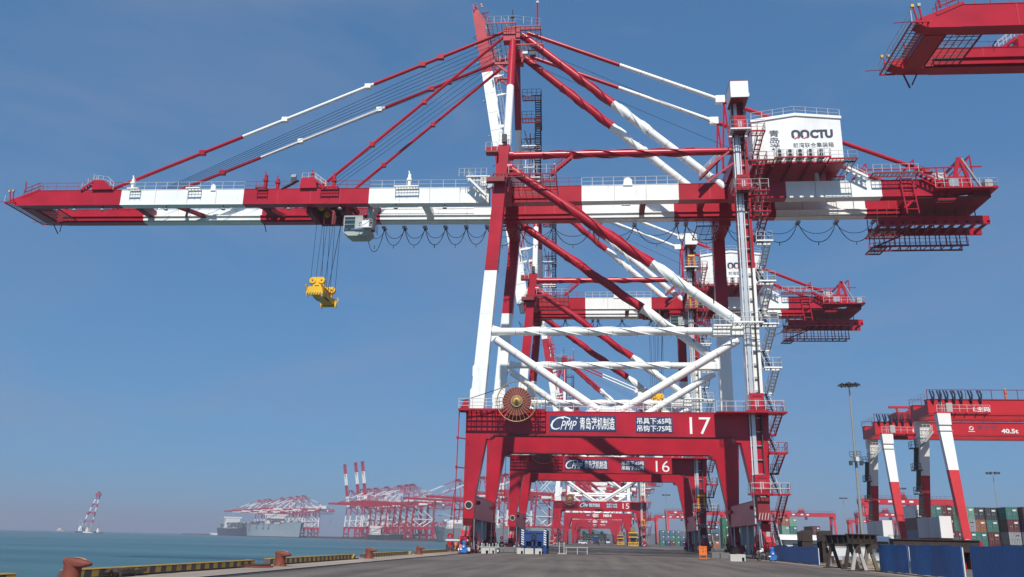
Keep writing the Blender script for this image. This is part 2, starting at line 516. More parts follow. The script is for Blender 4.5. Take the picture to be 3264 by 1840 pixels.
def crane_bogie(mb, X, yc):
    """One corner: pivot bracket, equaliser beams and eight small wheels on the rail."""
    mb.prism([(yc - 1.7, 3.6), (yc + 1.7, 3.6), (yc + 1.1, 2.2), (yc - 1.1, 2.2)], X - 0.5, X + 0.5, 'dark_red', 'yz'); mb.box(X - .62, X + .62, yc - .45, yc + .45, 1.9, 2.8, 'red_b')
    for t in (-1.5, -.9, 2.4): mb.bar((X - .58, yc + t, 3.5), (X - .52, yc + t * 1.2, 1.3), .09, .09, 'steel')
    mb.prism([(yc - 3.6, 1.75), (yc - 3.2, 2.2), (yc - 0.9, 3.0), (yc + 0.9, 3.0), (yc + 3.2, 2.2), (yc + 3.6, 1.75), (yc + 2.4, 1.6), (yc, 2.0), (yc - 2.4, 1.6)], X - 0.42, X + 0.42, 'red_b', 'yz')
    for s in (-1, 1):
        y = yc + s * 2.8
        mb.prism([(y - 1.9, 0.95), (y - 1.5, 1.25), (y - .5, 1.7), (y + .5, 1.7), (y + 1.5, 1.25), (y + 1.9, .95), (y + 1.2, .8), (y, 1.0), (y - 1.2, .8)], X - 0.38, X + 0.38, 'dark_red', 'yz')
        for t in (-1, 1):
            w = y + t * 1.35
            mb.prism([(w - .95, .5), (w - .7, .95), (w + .7, .95), (w + .95, .5), (w + .8, .28), (w - .8, .28)], X - .3, X + .3, 'red_b', 'yz')
            for e in (-.45, .45):
                mb.lathe((X - .12, w + e, .30), [(0.12, -.3), (.30, -.3), (.30, .3), (.12, .3)], 'steel', 14, 'x')
            mb.box(X + .3, X + .75, w - .25, w + .25, .35, .85, 'dark')
            mb.box(X - .7, X - .3, w - .2, w + .2, .4, .8, 'dark')


def build_sts():
    root = empty('gantry_crane', (2.2, 106.3, 0))
    P = lambda mb, name, par=None: mb.build(name, par or root)
    M = lambda: MB(OC)
    # ---- portal: legs, beams, sills
    for y in (0.0, 20.0):
        near = y == 0.0
        b = M()
        b.prism([(-14.17, 3.6), (-13.0, 3.6), (-12.89, 6.2), (-11.85, 12.25), (-11.4, 12.25), (-11.4, 15.3), (-14.17, 15.3)], y, y + 1.6, R_)
        b.box(-14.19, -12.93, y - .02, y + 1.62, 6.05, 6.12, 'red_b')
        b.box(-14.19, -12.0, y - .02, y + 1.62, 12.9, 12.95, 'red_b')
        for z in (7.2, 9.6, 12.0): b.box(-13.95, -13.86, y - .1, y, z - .45, z + .45, 'dark_red')
        legL = P(b, 'portal_leg')
        b = M()
        b.prism([(19.17, 15.3), (16.0, 15.3), (16.0, 12.05), (16.08, 12.05), (17.22, 5.95), (17.45, 3.6), (18.6, 3.6)], y, y + 1.6, R_)
        b.box(17.15, 18.75, y - .02, y + 1.62, 6.0, 6.07, 'red_b')
        legR = P(b, 'portal_leg')
        for leg, x, z in ((legL, -13.55, 5.0), (legR, 18.05, 4.95)):
            b = M()
            b.ring((x, y - .03, z), .40, .07, 'cab_grey', 'y')
            b.lathe((x, y - .012, z), [(.36, -.004), (.36, .004)], 'black', 18, 'y')
            P(b, 'manhole', leg)
        b = M()
        b.prism([(-11.4, 12.25), (-11.35, 12.3), (-11.05, 12.45), (-11.0, 12.75), (15.25, 12.68), (15.35, 12.3), (15.65, 12.1), (16.0, 12.07), (16.0, 15.3), (-11.4, 15.3)], y, y + 1.6, R_)
        b.box(-11.0, 15.25, y - .1, y + 1.7, 12.62, 12.70, 'dark_red')
        b.box(-11.4, 16.0, y - .04, y + 1.64, 15.3, 15.36, 'red_b')
        b.box(-11.4, 16.0, y - .015, y, 13.02, 13.06, 'red_b')
        for x in (-5.1, 3.6, 9.6): b.box(x - .02, x + .02, y - .012, y, 12.75, 15.25, 'red_b')
        for x in (-11.2, 15.5): b.lathe((x, y - .05, 12.55), [(.16, -.05), (.16, .05)], 'dark_red', 10, 'y')
        P(b, 'portal_beam')
        # V struts from the portal beam to the corners, and the gusset they meet on
        for p, q in (((-11.1, y + .8, 23.75), (0.75, y + .8, 15.55)), ((16.45, y + .8, 23.65), (3.2, y + .8, 15.55))):
            b = M(); b.tube(p, q, .46, W_, 14); b.seams(p, q, .46, 2.9, 'seam_white')
            P(b, 'brace')
        b = M()
        b.prism([(-.9, 15.36), (4.85, 15.36), (4.3, 15.75), (3.0, 16.15), (2.0, 15.95), (1.0, 16.15), (-.3, 15.75)], y + .45, y + 1.15, W_)
        P(b, 'gusset')
        # upper legs
        for (x0, x1, x2, x3) in ((-13.86, -12.28, -11.37, -9.98), (17.08, 18.76, 17.1, 18.7)):
            b = M()
            def at(z, x0=x0, x1=x1, x2=x2, x3=x3):
                t = (z - 15.3) / 33.0
                return x0 + (x2 - x0) * t, x1 + (x3 - x1) * t
            for z0, z1, m in ((15.3, 32.0, W_), (32.0, 48.3, R_)):
                a0, a1 = at(z0); c0, c1 = at(z1)
                b.hexa([(a0, y + .1, z0), (a1, y + .1, z0), (a1, y + 1.5, z0), (a0, y + 1.5, z0), (c0, y + .1, z1), (c1, y + .1, z1), (c1, y + 1.5, z1), (c0, y + 1.5, z1)], m)
            for z in (20.2, 26.8, 33.4, 40.1):
                a0, a1 = at(z)
                b.box(a0 - .02, a1 + .02, y + .085, y + 1.515, z - .03, z + .03, W_ if z < 32 else 'red_b')
            if x0 < 0:
                for z, sg in ((17.3, 1), (20.0, -1)):
                    a0, a1 = at(z)
                    b.prism([(a0 - .15, z - .6), (a0 + .1, z - .8), (a0 + .1, z + .8), (a0 - .15, z + .5)], y + .3, y + 1.3, W_)
            P(b, 'upper_leg')
        # horizontal tubes and the long falling diagonal
        b = M(); z = 24.72
        b.tube((-11.6, y + .8, z), (17.0, y + .8, z), .43, W_, 14); b.seams((-11.6, y + .8, z), (13.6, y + .8, z), .43, 2.8, 'seam_white')
        b.helix((-7.8, y + .8, z), (10.5, y + .8, z), .49, .07, 1.5, W_, 0, 3)
        b.prism([(-12.4, 22.6), (-11.2, 24.0), (-10.7, 24.2), (-10.7, 25.2), (-12.0, 25.6), (-12.2, 26.0)], y + .7, y + .9, W_)
        b.box(13.6, 17.1, y + .2, y + 1.4, 24.15, 25.15, W_)
        P(b, 'cross_tube')
        b = M(); z = 47.08
        b.tube((-10.0, y + .8, z), (17.1, y + .8, z), .45, R_, 14)
        b.helix((-5.9, y + .8, z), (12.6, y + .8, z), .51, .07, 1.5, R_, 0, 3)
        b.lathe((-9.75, y + .8, z), [(.62, -.25), (.62, .25)], R_, 12, 'x')
        P(b, 'cross_tube')
        b = M()
        p, q = (-9.7, y + .8, 45.2), (16.6, y + .8, 25.75)
        b.bands(p, q, .56, [(7.0, R_), (None, W_)], 16)
        b.helix((-3.6, y + .8, 40.69), (7.0, y + .8, 32.85), .62, .085, .8, R_, 0, 3); b.helix((7.0, y + .8, 32.85), (11.2, y + .8, 29.74), .62, .085, .4, W_, 0, 3)
        b.lathe((-9.9, y + .8, 45.35), [(.75, -.3), (.75, .3)], R_, 14, 'x')
        for s in (-.45, .45):
            b.bar((13.6, y + .8 + s, 27.9 + .1), (17.2, y + .8 + s, 25.2), .1, .5, W_)
            b.bar((13.9, y + .2, 28.1), (13.9, y + 1.4, 28.1), .12, .5, W_)
        P(b, 'diagonal')
    for x0, x1 in ((-13.92, -13.02), (17.5, 18.5)):
        b = M()
        b.box(x0, x1, 1.6, 20.0, 3.58, 6.05, R_)
        b.box(x0 - .03, x1 + .03, 1.6, 20.0, 6.05, 6.13, 'red_b')
        b.box(x0 - .06, x1 + .06, 1.6, 20.0, 3.52, 3.58, 'dark_red')
        for y in (3.2, 18.2): b.box(x1 if x0 < 0 else x0 - .35, (x1 + .35) if x0 < 0 else x0, y, y + .4, 5.2, 5.6, R_)
        P(b, 'sill_beam')
        X = -13.5 if x0 < 0 else 18.0
        for yc in (0.8, 20.8):
            b = M(); crane_bogie(b, X, yc)
            P(b, 'bogie')
        # storm anchors, cable drums and pipes under the sill
        for y in (-1.0, 6.0, 15.5):
            b = M(); b.tube((X + (.75 if x0 < 0 else -.75), y, .4), (X + (.75 if x0 < 0 else -.75), y, 3.55), .055, 'steel', 8); P(b, 'tie_down')
        b = M()
        b.box(X - .35, X + .35, 8.2, 9.9, .5, 3.5, 'ship_grey'); P(b, 'cable_drum'); b = M()
        b.box(X - .35, X + .35, 12.4, 13.6, 1.4, 3.5, 'ship_grey'); P(b, 'switch_box'); b = M()
        b.box(X - .25, X + .3, -2.0, -1.3, 2.1, 2.8, 'cab_grey'); b.ring((X, -2.1, 1.7), .3, .09, R_, 'y', 14, 5)
        for y in (-2.4, -1.6, -.8): b.bar((X - .7, y, .55), (X + .7, y, .55), .12, .12, 'steel')
        P(b, 'rail_clamp')
        rnd = random.Random(5 if x0 < 0 else 9)
        for yc in (0.8, 20.8):               # brake wheels, hoses, valves and motors hung about the wheel sets
            b = M()
            for i in range(26):
                px, py, pz = X + rnd.choice((-1, 1)) * rnd.uniform(.35, .85), yc + rnd.uniform(-5.2, 4.6), rnd.uniform(.2, 1.5)
                m = rnd.choice(('red', 'red_b', 'red', 'dark', 'orange', 'steel', 'dark_red', 'rail_white'))
                k = rnd.random()
                if k < .3: b.ring((px, py, pz), rnd.uniform(.14, .3), rnd.uniform(.03, .06), m, rnd.choice('xy'), 12, 4)
                elif k < .6: b.lathe((px, py, pz - .2), [(.06, 0), (.13, .06), (.13, .3), (.07, .42)], m, 8)
                elif k < .8: b.box(px - .16, px + .16, py - .2, py + .2, pz - .15, pz + .2, m)
                else: b.tube((px, py, .1), (px + rnd.uniform(-.2, .2), py + rnd.uniform(-.5, .5), pz + .9), .04, m, 6)
            P(b, 'wheel_gear')
            for i in range(4):
                py = yc - 4.8 + i * .55
                b = M(); b.path([(X - .5 + .3 * i, py, .15), (X - .4 + .3 * i, py - .2, 1.0 + .2 * i), (X + .1, py + .5, 1.8), (X + .2, py + .9, 2.9)], .035, 'cable', 5); P(b, 'hose')
        for y in (-3.6, 24.9):
            b = M()
            b.box(X - .35, X + .35, y, y + .5, .7, 1.7, R_)
            b.tube((X, y - .6 if y < 0 else y + .5, 1.2), (X, y if y < 0 else y + 1.1, 1.2), .22, 'black', 10)
            P(b, 'buffer')
    # ---- girders (fixed part) with trolley rail ledges on their inner sides
    for y, inner in ((6.6, 1), (13.2, -1)):
        b = M()
        for x0, x1, m in ((-12.8, -1.2, R_), (-1.2, 11.1, W_), (11.1, 24.4, R_), (24.4, 36.0, W_), (36.0, 42.0, R_)):
            b.box(x0, x1, y, y + 1.2, 43.3, 45.4, m)
            yl = y + 1.2 if inner > 0 else y - .55
            b.box(x0, x1, yl, yl + .55, 43.95, 44.08, m)
            b.box(x0, x1, yl + .2, yl + .35, 43.4, 43.95, m)
            b.box(x0, x1, y - .06, y + 1.26, 43.24, 43.3, m)
            b.box(x0, x1, y - .04, y + 1.24, 45.4, 45.46, m)
        b.prism([(42.0, 43.24), (46.8, 43.8), (48.8, 43.95), (48.8, 44.35), (45.5, 44.45), (42.8, 45.46), (42.0, 45.46)], y, y + 1.2, R_)
        for x in (-9, -5, 3, 7, 15, 20, 28, 32, 39):
            b.box(x - .05, x + .05, y - .03, y, 43.3, 45.4, 'seam_white' if (-1.2 < x < 11.1 or 24.4 < x < 36) else 'red_b')
        b.prism([(4.1, 45.3), (5.3, 45.3), (5.2, 46.1), (4.9, 46.4), (4.5, 46.4), (4.2, 46.1)], y - .12, y - .02, W_)
        P(b, 'girder')
        b = M()
        yy = y + .05 if inner > 0 else y + 1.15
        b.rail([(-11, yy, 45.46), (-1.2, yy, 45.46)], R_, 1.1, 1.7)
        b.rail([(-1.2, yy, 45.46), (11.1, yy, 45.46)], 'rail_white', 1.1, 1.35, .04)
        b.rail([(31.8, yy, 45.46), (42.5, yy, 45.46)], 'rail_white', 1.1, 1.35)
        P(b, 'guard_rail')
    b = M()                                                           # portal ties that hang the girders between the legs
    for X in (-10.9, 17.9):
        b.box(X - .8, X + .8, 1.5, 20.1, 45.5, 47.2, R_)
        for y in (7.2, 13.8): b.box(X - .5, X + .5, y - .55, y + .55, 43.6, 45.5, R_)
        b.box(X - .75, X + .75, 1.5, 6.6, 42.6, 44.4, 'red_b')
        b.box(X - .75, X + .75, 14.4, 20.1, 42.6, 44.4, 'red_b')
        P(b, 'tie_beam'); b = M()
    for x in (14.5, 40.5): b.box(x - .4, x + .4, 7.8, 13.2, 44.4, 45.3, 'red_b'); P(b, 'tie_beam'); b = M()
    b.box(6.4, 7.1, 7.8, 13.2, 43.7, 44.5, 'dark_red')
    P(b, 'tie_beam')
    b = M()                                                           # landings where the legs meet the girders
    b.grate(-11.8, -8.0, -1.0, .0, 43.9, 'grating', R_)
    b.rail([(-9.9, -1.0, 43.9), (-4.2, -1.0, 43.9), (-4.2, 6.4, 43.9)], 'rail_white', 1.1, 1.2)
    b.grate(-9.9, -4.2, -1.0, 6.5, 43.8, 'grating', R_, .8, .8)
    b.stair((-4.9, -.6, 43.9), (-2.2, -.6, 46.3), (0, 1, 0), .7, R_, 'red_b')
    P(b, 'landing'); b = M()
    b.grate(14.2, 16.9, 14.5, 20.0, 42.6, 'grating', 'dark_red', .8, .8)
    b.rail([(14.2, 14.5, 42.6), (16.9, 14.5, 42.6), (19.6, 14.5, 42.6)], 'red_b', 1.0, .9)
    b.box(-12.6, -10.4, -.9, -.1, 43.0, 43.6, 'dark_red')
    P(b, 'landing')
    # ---- apex mast, stays
    b = M()
    for y0, y1 in ((.8, 7.6), (20.8, 13.4)):
        f = lambda z: y0 + (y1 - y0) * (z - 48.3) / 19.7
        b.tube((-10.4, y0, 48.3), (-10.5, f(58.7), 58.7), .5, W_, 14)
        b.tube((-10.5, f(58.7), 58.7), (-10.6, y1, 68.0), .5, R_, 14)
    b.box(-11.9, -9.6, 7.0, 8.2, 67.4, 69.4, R_); b.box(-11.9, -9.6, 12.8, 14.0, 67.4, 69.4, R_)
    b.box(-11.3, -10.0, 8.2, 12.8, 67.8, 69.2, R_)
    b.box(-10.9, -10.2, 7.0, 14.0, 63.6, 64.3, 'red_b')
    b.box(-13.2, -10.9, 8.4, 8.8, 64.6, 64.9, 'red_b'); b.bar((-13.0, 8.6, 64.7), (-10.8, 8.6, 63.0), .25, .3, 'red_b')
    b.box(-13.2, -10.9, 12.4, 12.8, 64.6, 64.9, 'red_b'); b.bar((-13.0, 12.6, 64.7), (-10.8, 12.6, 63.0), .25, .3, 'red_b')
    P(b, 'apex_mast')
    b = M()
    b.grate(-14.1, -10.2, 6.0, 15.0, 69.5, 'grating', R_, .7, .7)
    b.grate(-10.2, -6.8, 6.0, 15.0, 68.9, 'grating', R_, .7, .7)
    b.rail([(-14.1, 6.0, 69.5), (-10.2, 6.0, 69.5), (-6.8, 6.0, 68.9), (-6.8, 15, 68.9)], 'rail_white', 1.1, 1.0)
    b.rail([(-14.1, 6.0, 69.5), (-14.1, 15.0, 69.5)], 'rail_white', 1.1, 1.2)
    b.grate(-10.0, -6.4, 6.4, 8.0, 66.3, 'grating', R_, .5, .5)
    b.box(-8.2, -7.4, 6.9, 7.5, 65.0, 65.6, 'dark'); b.box(-9.2, -8.5, 6.9, 7.5, 65.2, 65.7, 'rail_white')
    b.rail([(-13.2, 8.3, 64.9), (-10.9, 8.3, 64.9)], 'rail_white', 1.1, .8)
    P(b, 'apex_platform')
    b = M()
    b.tube((-11.0, 10.0, 69.2), (-11.0, 10.0, 74.3), .06, 'dark', 6)
    b.box(-11.25, -10.75, 9.8, 10.2, 73.0, 73.25, 'dark')
    b.box(-11.7, -9.9, 9.3, 10.4, 69.4, 71.1, R_); b.box(-11.4, -10.4, 9.2, 9.3, 69.6, 70.6, 'dark')
    b.bar((-9.8, 9.8, 70.9), (-6.8, 9.8, 70.9), .3, .3, R_)
    P(b, 'antenna'); b = M()
    b.tube((-7.2, 6.4, 69.0), (-7.2, 6.4, 72.6), .12, R_, 6); b.lathe((-7.2, 6.4, 72.6), [(.1, 0), (.22, .1), (.2, .4), (.05, .5)], 'rail_white', 8)
    P(b, 'beacon'); b = M()
    b.tube((-11.6, 9.4, 71.0), (-12.2, 9.4, 72.6), .04, 'rail_white', 4)
    P(b, 'antenna')
    for y, yb in ((7.5, 7.0), (13.5, 14.0)):
        b = M()
        p, q = (-9.3, y, 68.4), (16.9, yb, 44.9)
        b.bands(p, q, .54, [(3.0, R_), (None, W_)], 16)
        P0, Q0 = Vector(p), Vector(q)
        b.helix(P0 + (Q0 - P0) * .2, P0 + (Q0 - P0) * .4695, .59, .085, .8, R_, 0, 3); b.helix(P0 + (Q0 - P0) * .4695, P0 + (Q0 - P0) * .66, .59, .085, .6, W_, 0, 3)
        P(b, 'back_leg')
        b = M()
        b.bands((-8.6, y, 68.75), (43.3, y, 46.3), .27, [(4.0, R_), (17.3, W_), (None, R_)], 12)
        b.box(16.4, 17.6, y - .35, y + .35, 57.2, 58.2, W_)
        b.prism([(41.6, 45.4), (45.0, 45.4), (43.9, 46.6), (42.8, 46.8)], y - .3, y + .3, 'steel')
        P(b, 'back_stay')
        b = M()
        b.tube((17.5, y, 57.5), (16.9, y, 47.2), .13, R_, 6); b.tube((17.5, y, 57.5), (18.3, y, 47.2), .13, R_, 6)
        P(b, 'stay_post')
    for y, ya in ((7.2, 7.2), (13.8, 13.8)):
        b = M()
        p, q = (-11.6, y, 68.95), (-65.3, ya, 46.3)
        b.bands(p, q, .24, [(-29.7, R_), (-47.5, W_), (None, R_)], 10)
        for x in (-20.5, -23.0, -30.5, -41.8, -53.0):
            z = 68.95 + (46.3 - 68.95) * (x + 11.6) / (-53.7)
            b.box(x - .4, x + .4, y - .32, y + .32, z - .32, z + .32, W_ if -47.5 < x < -29.7 else R_)
        P(b, 'fore_stay')
        b = M()
        b.bands((-11.6, y, 68.3), (-36.2, ya, 45.9), .21, [(None, R_)], 8)
        for x in (-22.5, -29.3): b.box(x - .3, x + .3, y - .28, y + .28, 68.3 + (x + 11.6) * .9106 - .3, 68.3 + (x + 11.6) * .9106 + .3, R_)
        P(b, 'inner_stay')
    b = M()
    for i in range(7):
        y = 7.9 + i * .85
        b.tube((-12.4, y, 68.5 - .16 * i), (-64.5 + (6 - i) * .9, y, 46.2), .034, 'cable', 4, caps=False)
    for i in range(4): b.tube((-12.2, 8.3 + i * 1.4, 66.6), (-37.0 - i * .5, 8.3 + i * 1.4, 46.2), .03, 'cable', 4, caps=False)
    P(b, 'hoist_rope')
    b = M()
    for y in (8.2, 12.9): b.tube((-9.2, y, 67.5), (20.5, y, 52.5), .03, 'cable', 4, caps=False)
    for y in (19.5, 20.6): b.tube((-9.8, y, 60.0), (-5.8, y, 44.8), .05, 'cable', 4, caps=False)
    P(b, 'tie_rope')
    # ---- boom (its origin is the hinge, so it can be luffed)
    bo = Vector(HINGE) - Vector(OC)
    b = MB(HINGE)
    for y, inner in ((6.6, 1), (13.2, -1)):
        for x0, x1, m in ((-13.2, -29.1, W_), (-29.1, -46.2, R_), (-46.2, -63.4, W_), (-63.4, -75.6, R_)):
            z0, z1 = bz(x0), bz(x1)
            H = lambda ya, yb, da, db: b.hexa([(x1, ya, z1 + da), (x0, ya, z0 + da), (x0, yb, z0 + da), (x1, yb, z1 + da), (x1, ya, z1 + db), (x0, ya, z0 + db), (x0, yb, z0 + db), (x1, yb, z1 + db)], m)
            ht = 2.1 if inner > 0 else 1.93
            H(y, y + 1.2, 0, ht)
            H(y - .06, y + 1.26, -.06, 0); H(y - .04, y + 1.24, ht, ht + .06)
            yl = y + 1.2 if inner > 0 else y - .55
            H(yl, yl + .55, .65, .78); H(yl + .2, yl + .35, .1, .65)
        z = bz(-75.6)
        b.prism([(-75.6, z - .06), (-75.6, z + 2.16), (-76.6, z + 1.9), (-79.2, z + .85), (-79.3, z + .5), (-78.4, z)], y, y + 1.2, R_)
        for x in (-17, -21, -25, -33, -37, -41.5, -50, -54, -58.5, -67, -71):
            b.box(x - .04, x + .04, y - .03, y, bz(x), bz(x) + (2.1 if inner > 0 else 1.93), 'seam_white' if (x > -29 or -63.4 < x < -46.2) else 'red_b')
        for x in (-50.5, -55.0): b.prism([(x - .35, bz(x) + 1.9), (x + .35, bz(x) + 1.9), (x + .3, bz(x) + 2.6), (x, bz(x) + 2.9), (x - .3, bz(x) + 2.6)], y - .12, y - .02, W_) if x > -51 else None
    z = bz(-77)
    b.box(-78.2, -76.6, 7.8, 13.2, z - .1, z + 1.5, R_)
    for x, h in ((-62.2, 1.1), (-44.2, .9), (-22.0, .7)):
        b.box(x - .5, x + .5, 7.8, 13.2, bz(x) + .5, bz(x) + .5 + h, 'dark_red' if x < -40 else W_)
    for xa, xb in ((-57.3, -54.2), (-45.5, -42.6)):
        b.bar((xa, 7.8, bz(xa) + .7), (xb, 13.2, bz(xb) + .7), .5, .5, 'dark_red')
        b.bar((xb, 7.8, bz(xb) + .7), (xa, 13.2, bz(xa) + .7), .3, .3, 'dark_red')
    boom = b.build('boom', root, bo)
    SB = lambda mb, name: mb.build(name, boom)
    B = lambda: MB(HINGE)
    for y in (6.7, 14.3):
        b = B()
        for x0, x1, m in ((-16, -29.1, 'rail_white'), (-29.1, -46.2, 'red_b'), (-46.2, -63.4, 'rail_white'), (-63.4, -73.0, 'red_b')):
            b.rail([(x0, y, bz(x0) + 2.16), (x1, y, bz(x1) + 2.16)], m, 1.1, 1.6)
        b.rail([(-73, y, bz(-73) + 2.16), (-75.6, y, bz(-75.6) + 2.2), (-77.5, y, bz(-77.5) + 1.4)], 'red_b', 1.1, 1.2)
        b.stair((-77.6, y - .1, bz(-77) + 1.2), (-75.2, y - .1, bz(-75) + 2.3), (0, 1, 0), .7, R_, 'red_b')
        SB(b, 'guard_rail')
        b = B()                                                       # stay anchorages with their ladders
        z = bz(-67) + 2.1
        b.prism([(-67.6, z), (-64.6, z), (-65.9, z + 1.25), (-66.2, z + 1.4), (-67.4, z + 1.4), (-67.5, z + 1.25)], y - .4 if y < 10 else y - .7, y + .7 if y < 10 else y + .4, R_)
        b.stair((-69.2, y + .3, z), (-67.5, y + .3, z + 1.35), (0, -1, 0), .6, R_, 'rail_white')
        b.rail([(-67.6, y - .3, z + 1.2), (-65.6, y - .3, z + .9), (-64.6, y - .3, z)], 'rail_white', 1.0, .8)
        SB(b, 'stay_anchor'); b = B()
        z = bz(-37) + 2.1
        b.prism([(-38.5, z), (-36.2, z), (-36.4, z + 1.3), (-36.8, z + 1.45), (-38.3, z + 1.45), (-38.4, z + 1.2)], y - .4 if y < 10 else y - .7, y + .7 if y < 10 else y + .4, R_)
        b.stair((-35.0, y + .3, z), (-36.6, y + .3, z + 1.2), (0, -1, 0), .6, R_, 'rail_white')
        b.rail([(-38.3, y - .3, z + 1.2), (-36.6, y - .3, z + 1.2), (-35, y - .3, z)], 'rail_white', 1.0, .8)
        b.bar((-41.0, y, z + .1), (-38.9, y, z + 1.3), .5, .16, 'dark'); b.lathe((-39.5, y, z + 1.3), [(.35, -.3), (.35, .3)], 'dark', 10, 'y'); b.bar((-39.6, y, z + 1.2), (-40.0, y, z + 2.3), .14, .14, 'dark'); b.box(-39.9, -39.2, y - .2, y + .2, z + 1.7, z + 2.1, 'steel')
        SB(b, 'stay_anchor')
        b = B()                                                       # lamp brackets, posts and small side platforms
        for x, h, m in ((-43.4, 2.0, R_), (-37.0, 2.2, R_), (-34.0, 1.8, R_), (-62.0, 1.6, 'white'), (-23.8, 1.9, 'white'), (-41.7, 1.4, R_)):
            zz = bz(x) + 2.16
            b.box(x - .18, x + .18, y - .15, y + .25, zz, zz + h, m)
            b.bar((x, y, zz + h), (x - .15, y, zz + h + .5), .14, .14, m)
            b.box(x - .3, x + .3, y - .25, y + .2, zz + h * .55, zz + h * .7, m)
            SB(b, 'lamp_bracket'); b = B()
        for x, w, m in ((-61.4, 1.5, 'white'), (-53.0, 1.8, 'white'), (-43.6, 1.4, R_), (-34.4, 2.4, R_), (-24.0, 3.1, 'white')):
            zz = bz(x) + 2.0
            ye = y - 1.0 if y < 10 else y + .2
            b.grate(x - w / 2, x + w / 2, ye, ye + .8, zz, 'grating', m, .4, .4)
            b.rail([(x - w / 2, ye if y < 10 else ye + .8, zz - .35), (x + w / 2, ye if y < 10 else ye + .8, zz - .35)], 'rail_white' if m == 'white' else 'red_b', .3, w / 2, .03, 0)
            SB(b, 'side_platform'); b = B()
    b = B()
    z = bz(-78)
    b.grate(-79.8, -78.4, 6.2, 14.8, z + .3, 'grating', R_, .45, .45)
    b.grate(-76.4, -73.4, 7.9, 13.1, z + .1, 'grating', 'dark_red', .55, .55)
    b.rail([(-79.8, 6.2, z + .3), (-79.8, 14.8, z + .3)], 'rail_white', 1.1, 1.2)
    for y in (6.5, 14.5):
        b.bar((-79.2, y, z + .5), (-79.5, y, z + 2.2), .12, .12, R_); b.bar((-78.8, y, z + .5), (-79.0, y, z + 2.2), .12, .12, R_)
        b.box(-79.65, -79.4, y - .12, y + .12, z + 1.9, z + 2.15, 'yellow'); b.box(-79.1, -78.85, y - .12, y + .12, z + 1.95, z + 2.25, 'cab_grey')
        b.tube((-77.2, y, z + 1.8), (-77.4, y, z + 3.4), .09, R_, 6)
    b.bar((-77.8, 14.4, z), (-77.2, 14.8, z - 1.2), .12, .12, 'dark_red'); b.bar((-76.6, 14.4, z), (-77.0, 14.8, z - .9), .1, .1, 'dark_red')
    b.tube((-79.3, 6.6, z + .6), (-81.2, 6.6, z + .5), .04, R_, 4); b.tube((-79.3, 14.4, z + .6), (-81.2, 14.4, z + .5), .04, R_, 4)
    SB(b, 'tip_platform')
    b = B()
    b.grate(-16.0, -13.4, 5.2, 6.5, 46.4, 'grating', W_, .5, .5)
    b.stair((-13.4, 5.3, 43.8), (-15.9, 5.3, 46.4), (0, 1, 0), .8, W_, 'rail_white')
    b.rail([(-17.0, 5.2, 46.4), (-15.6, 5.2, 46.4), (-13.4, 5.2, 46.4)], 'rail_white', 1.1, .7)
    b.box(-14.3, -13.1, 6.2, 7.6, 45.5, 46.9, W_)
    for x in (-14.8, -14.2, -13.6): b.bar((x, 5.3, 43.6), (x, 6.6, 45.3), .09, .09, W_)
    b.lathe((-13.2, 6.3, 45.6), [(.5, -.2), (.5, .2)], 'steel', 12, 'y')
    SB(b, 'hinge_platform')
    b = B()                                                           # catwalk pipes and lamps under the girders
    for x in (-19, -25.5, -33, -40, -49, -57, -66, -70):
        b.bar((x, 7.0, bz(x)), (x, 7.0, bz(x) - .45), .1, .1, 'dark'); b.lathe((x, 7.0, bz(x) - .6), [(.12, .2), (.3, 0), (.28, -.06)], 'cab_grey', 8)
        b.bar((x, 13.4, bz(x) + 2.2), (x, 12.6, bz(x) + 2.3), .08, .08, 'dark')
    b.tube((-16, 12.7, bz(-16) + 1.6), (-29, 12.7, bz(-29) + 1.6), .12, W_, 6)
    b.bar((-46.0, 14.0, bz(-46)), (-45.7, 14.2, bz(-46) - 1.2), .1, .1, 'dark_red')
    SB(b, 'floodlight')
    # ---- trolley with the driver's cab
    tx = Vector((-35.0, 10.5, 43.6))
    b = MB(tx)
    b.box(-38.2, -37.7, 7.9, 13.1, 44.2, 44.9, 'dark_red'); b.box(-32.6, -32.1, 7.9, 13.1, 44.2, 44.9, 'dark_red')
    for y in (8.0, 12.6): b.box(-38.2, -32.1, y, y + .5, 44.2, 44.95, 'dark_red')
    for x in (-37.3, -36.2, -34.6, -33.4):
        for y in (8.9, 11.6):
            b.lathe((x, y, 43.9), [(.42, -.15), (.36, -.05), (.36, .05), (.42, .15)], 'yellow' if x in (-36.2,) else 'dark', 14, 'y')
        b.box(x - .5, x + .5, 8.6, 12.4, 44.3, 44.6, 'dark_red')
    for x in (-37.8, -32.4):
        for y in (8.05, 12.9): b.lathe((x, y, 44.35), [(.3, -.15), (.3, .15)], 'steel', 12, 'y')
    b.box(-38.0, -37.2, 8.3, 12.7, 42.9, 43.9, 'dark_red'); b.box(-33.4, -32.6, 8.3, 12.7, 42.9, 44.0, 'dark_red')
    b.box(-37.2, -33.4, 12.2, 12.9, 42.7, 44.4, 'dark_red')
    trolley = b.build('trolley', root, tx - Vector(OC))
    T = lambda mb, name: mb.build(name, trolley)
    b = MB(tx)
    b.prism([(-32.6, 39.95), (-31.9, 39.45), (-29.6, 39.45), (-29.0, 39.95), (-29.0, 40.3), (-32.6, 40.3)], 7.9, 10.3, 'cab_grey')
    b.box(-32.5, -30.0, 7.6, 10.4, 41.95, 42.2, 'cab_grey')
    for x in (-32.5, -30.1):
        for y in (7.6, 10.3): b.box(x, x + .12, y, y + .12, 40.3, 41.95, 'cab_grey')
    b.box(-31.0, -30.0, 7.62, 7.7, 40.3, 41.95, 'cab_grey')
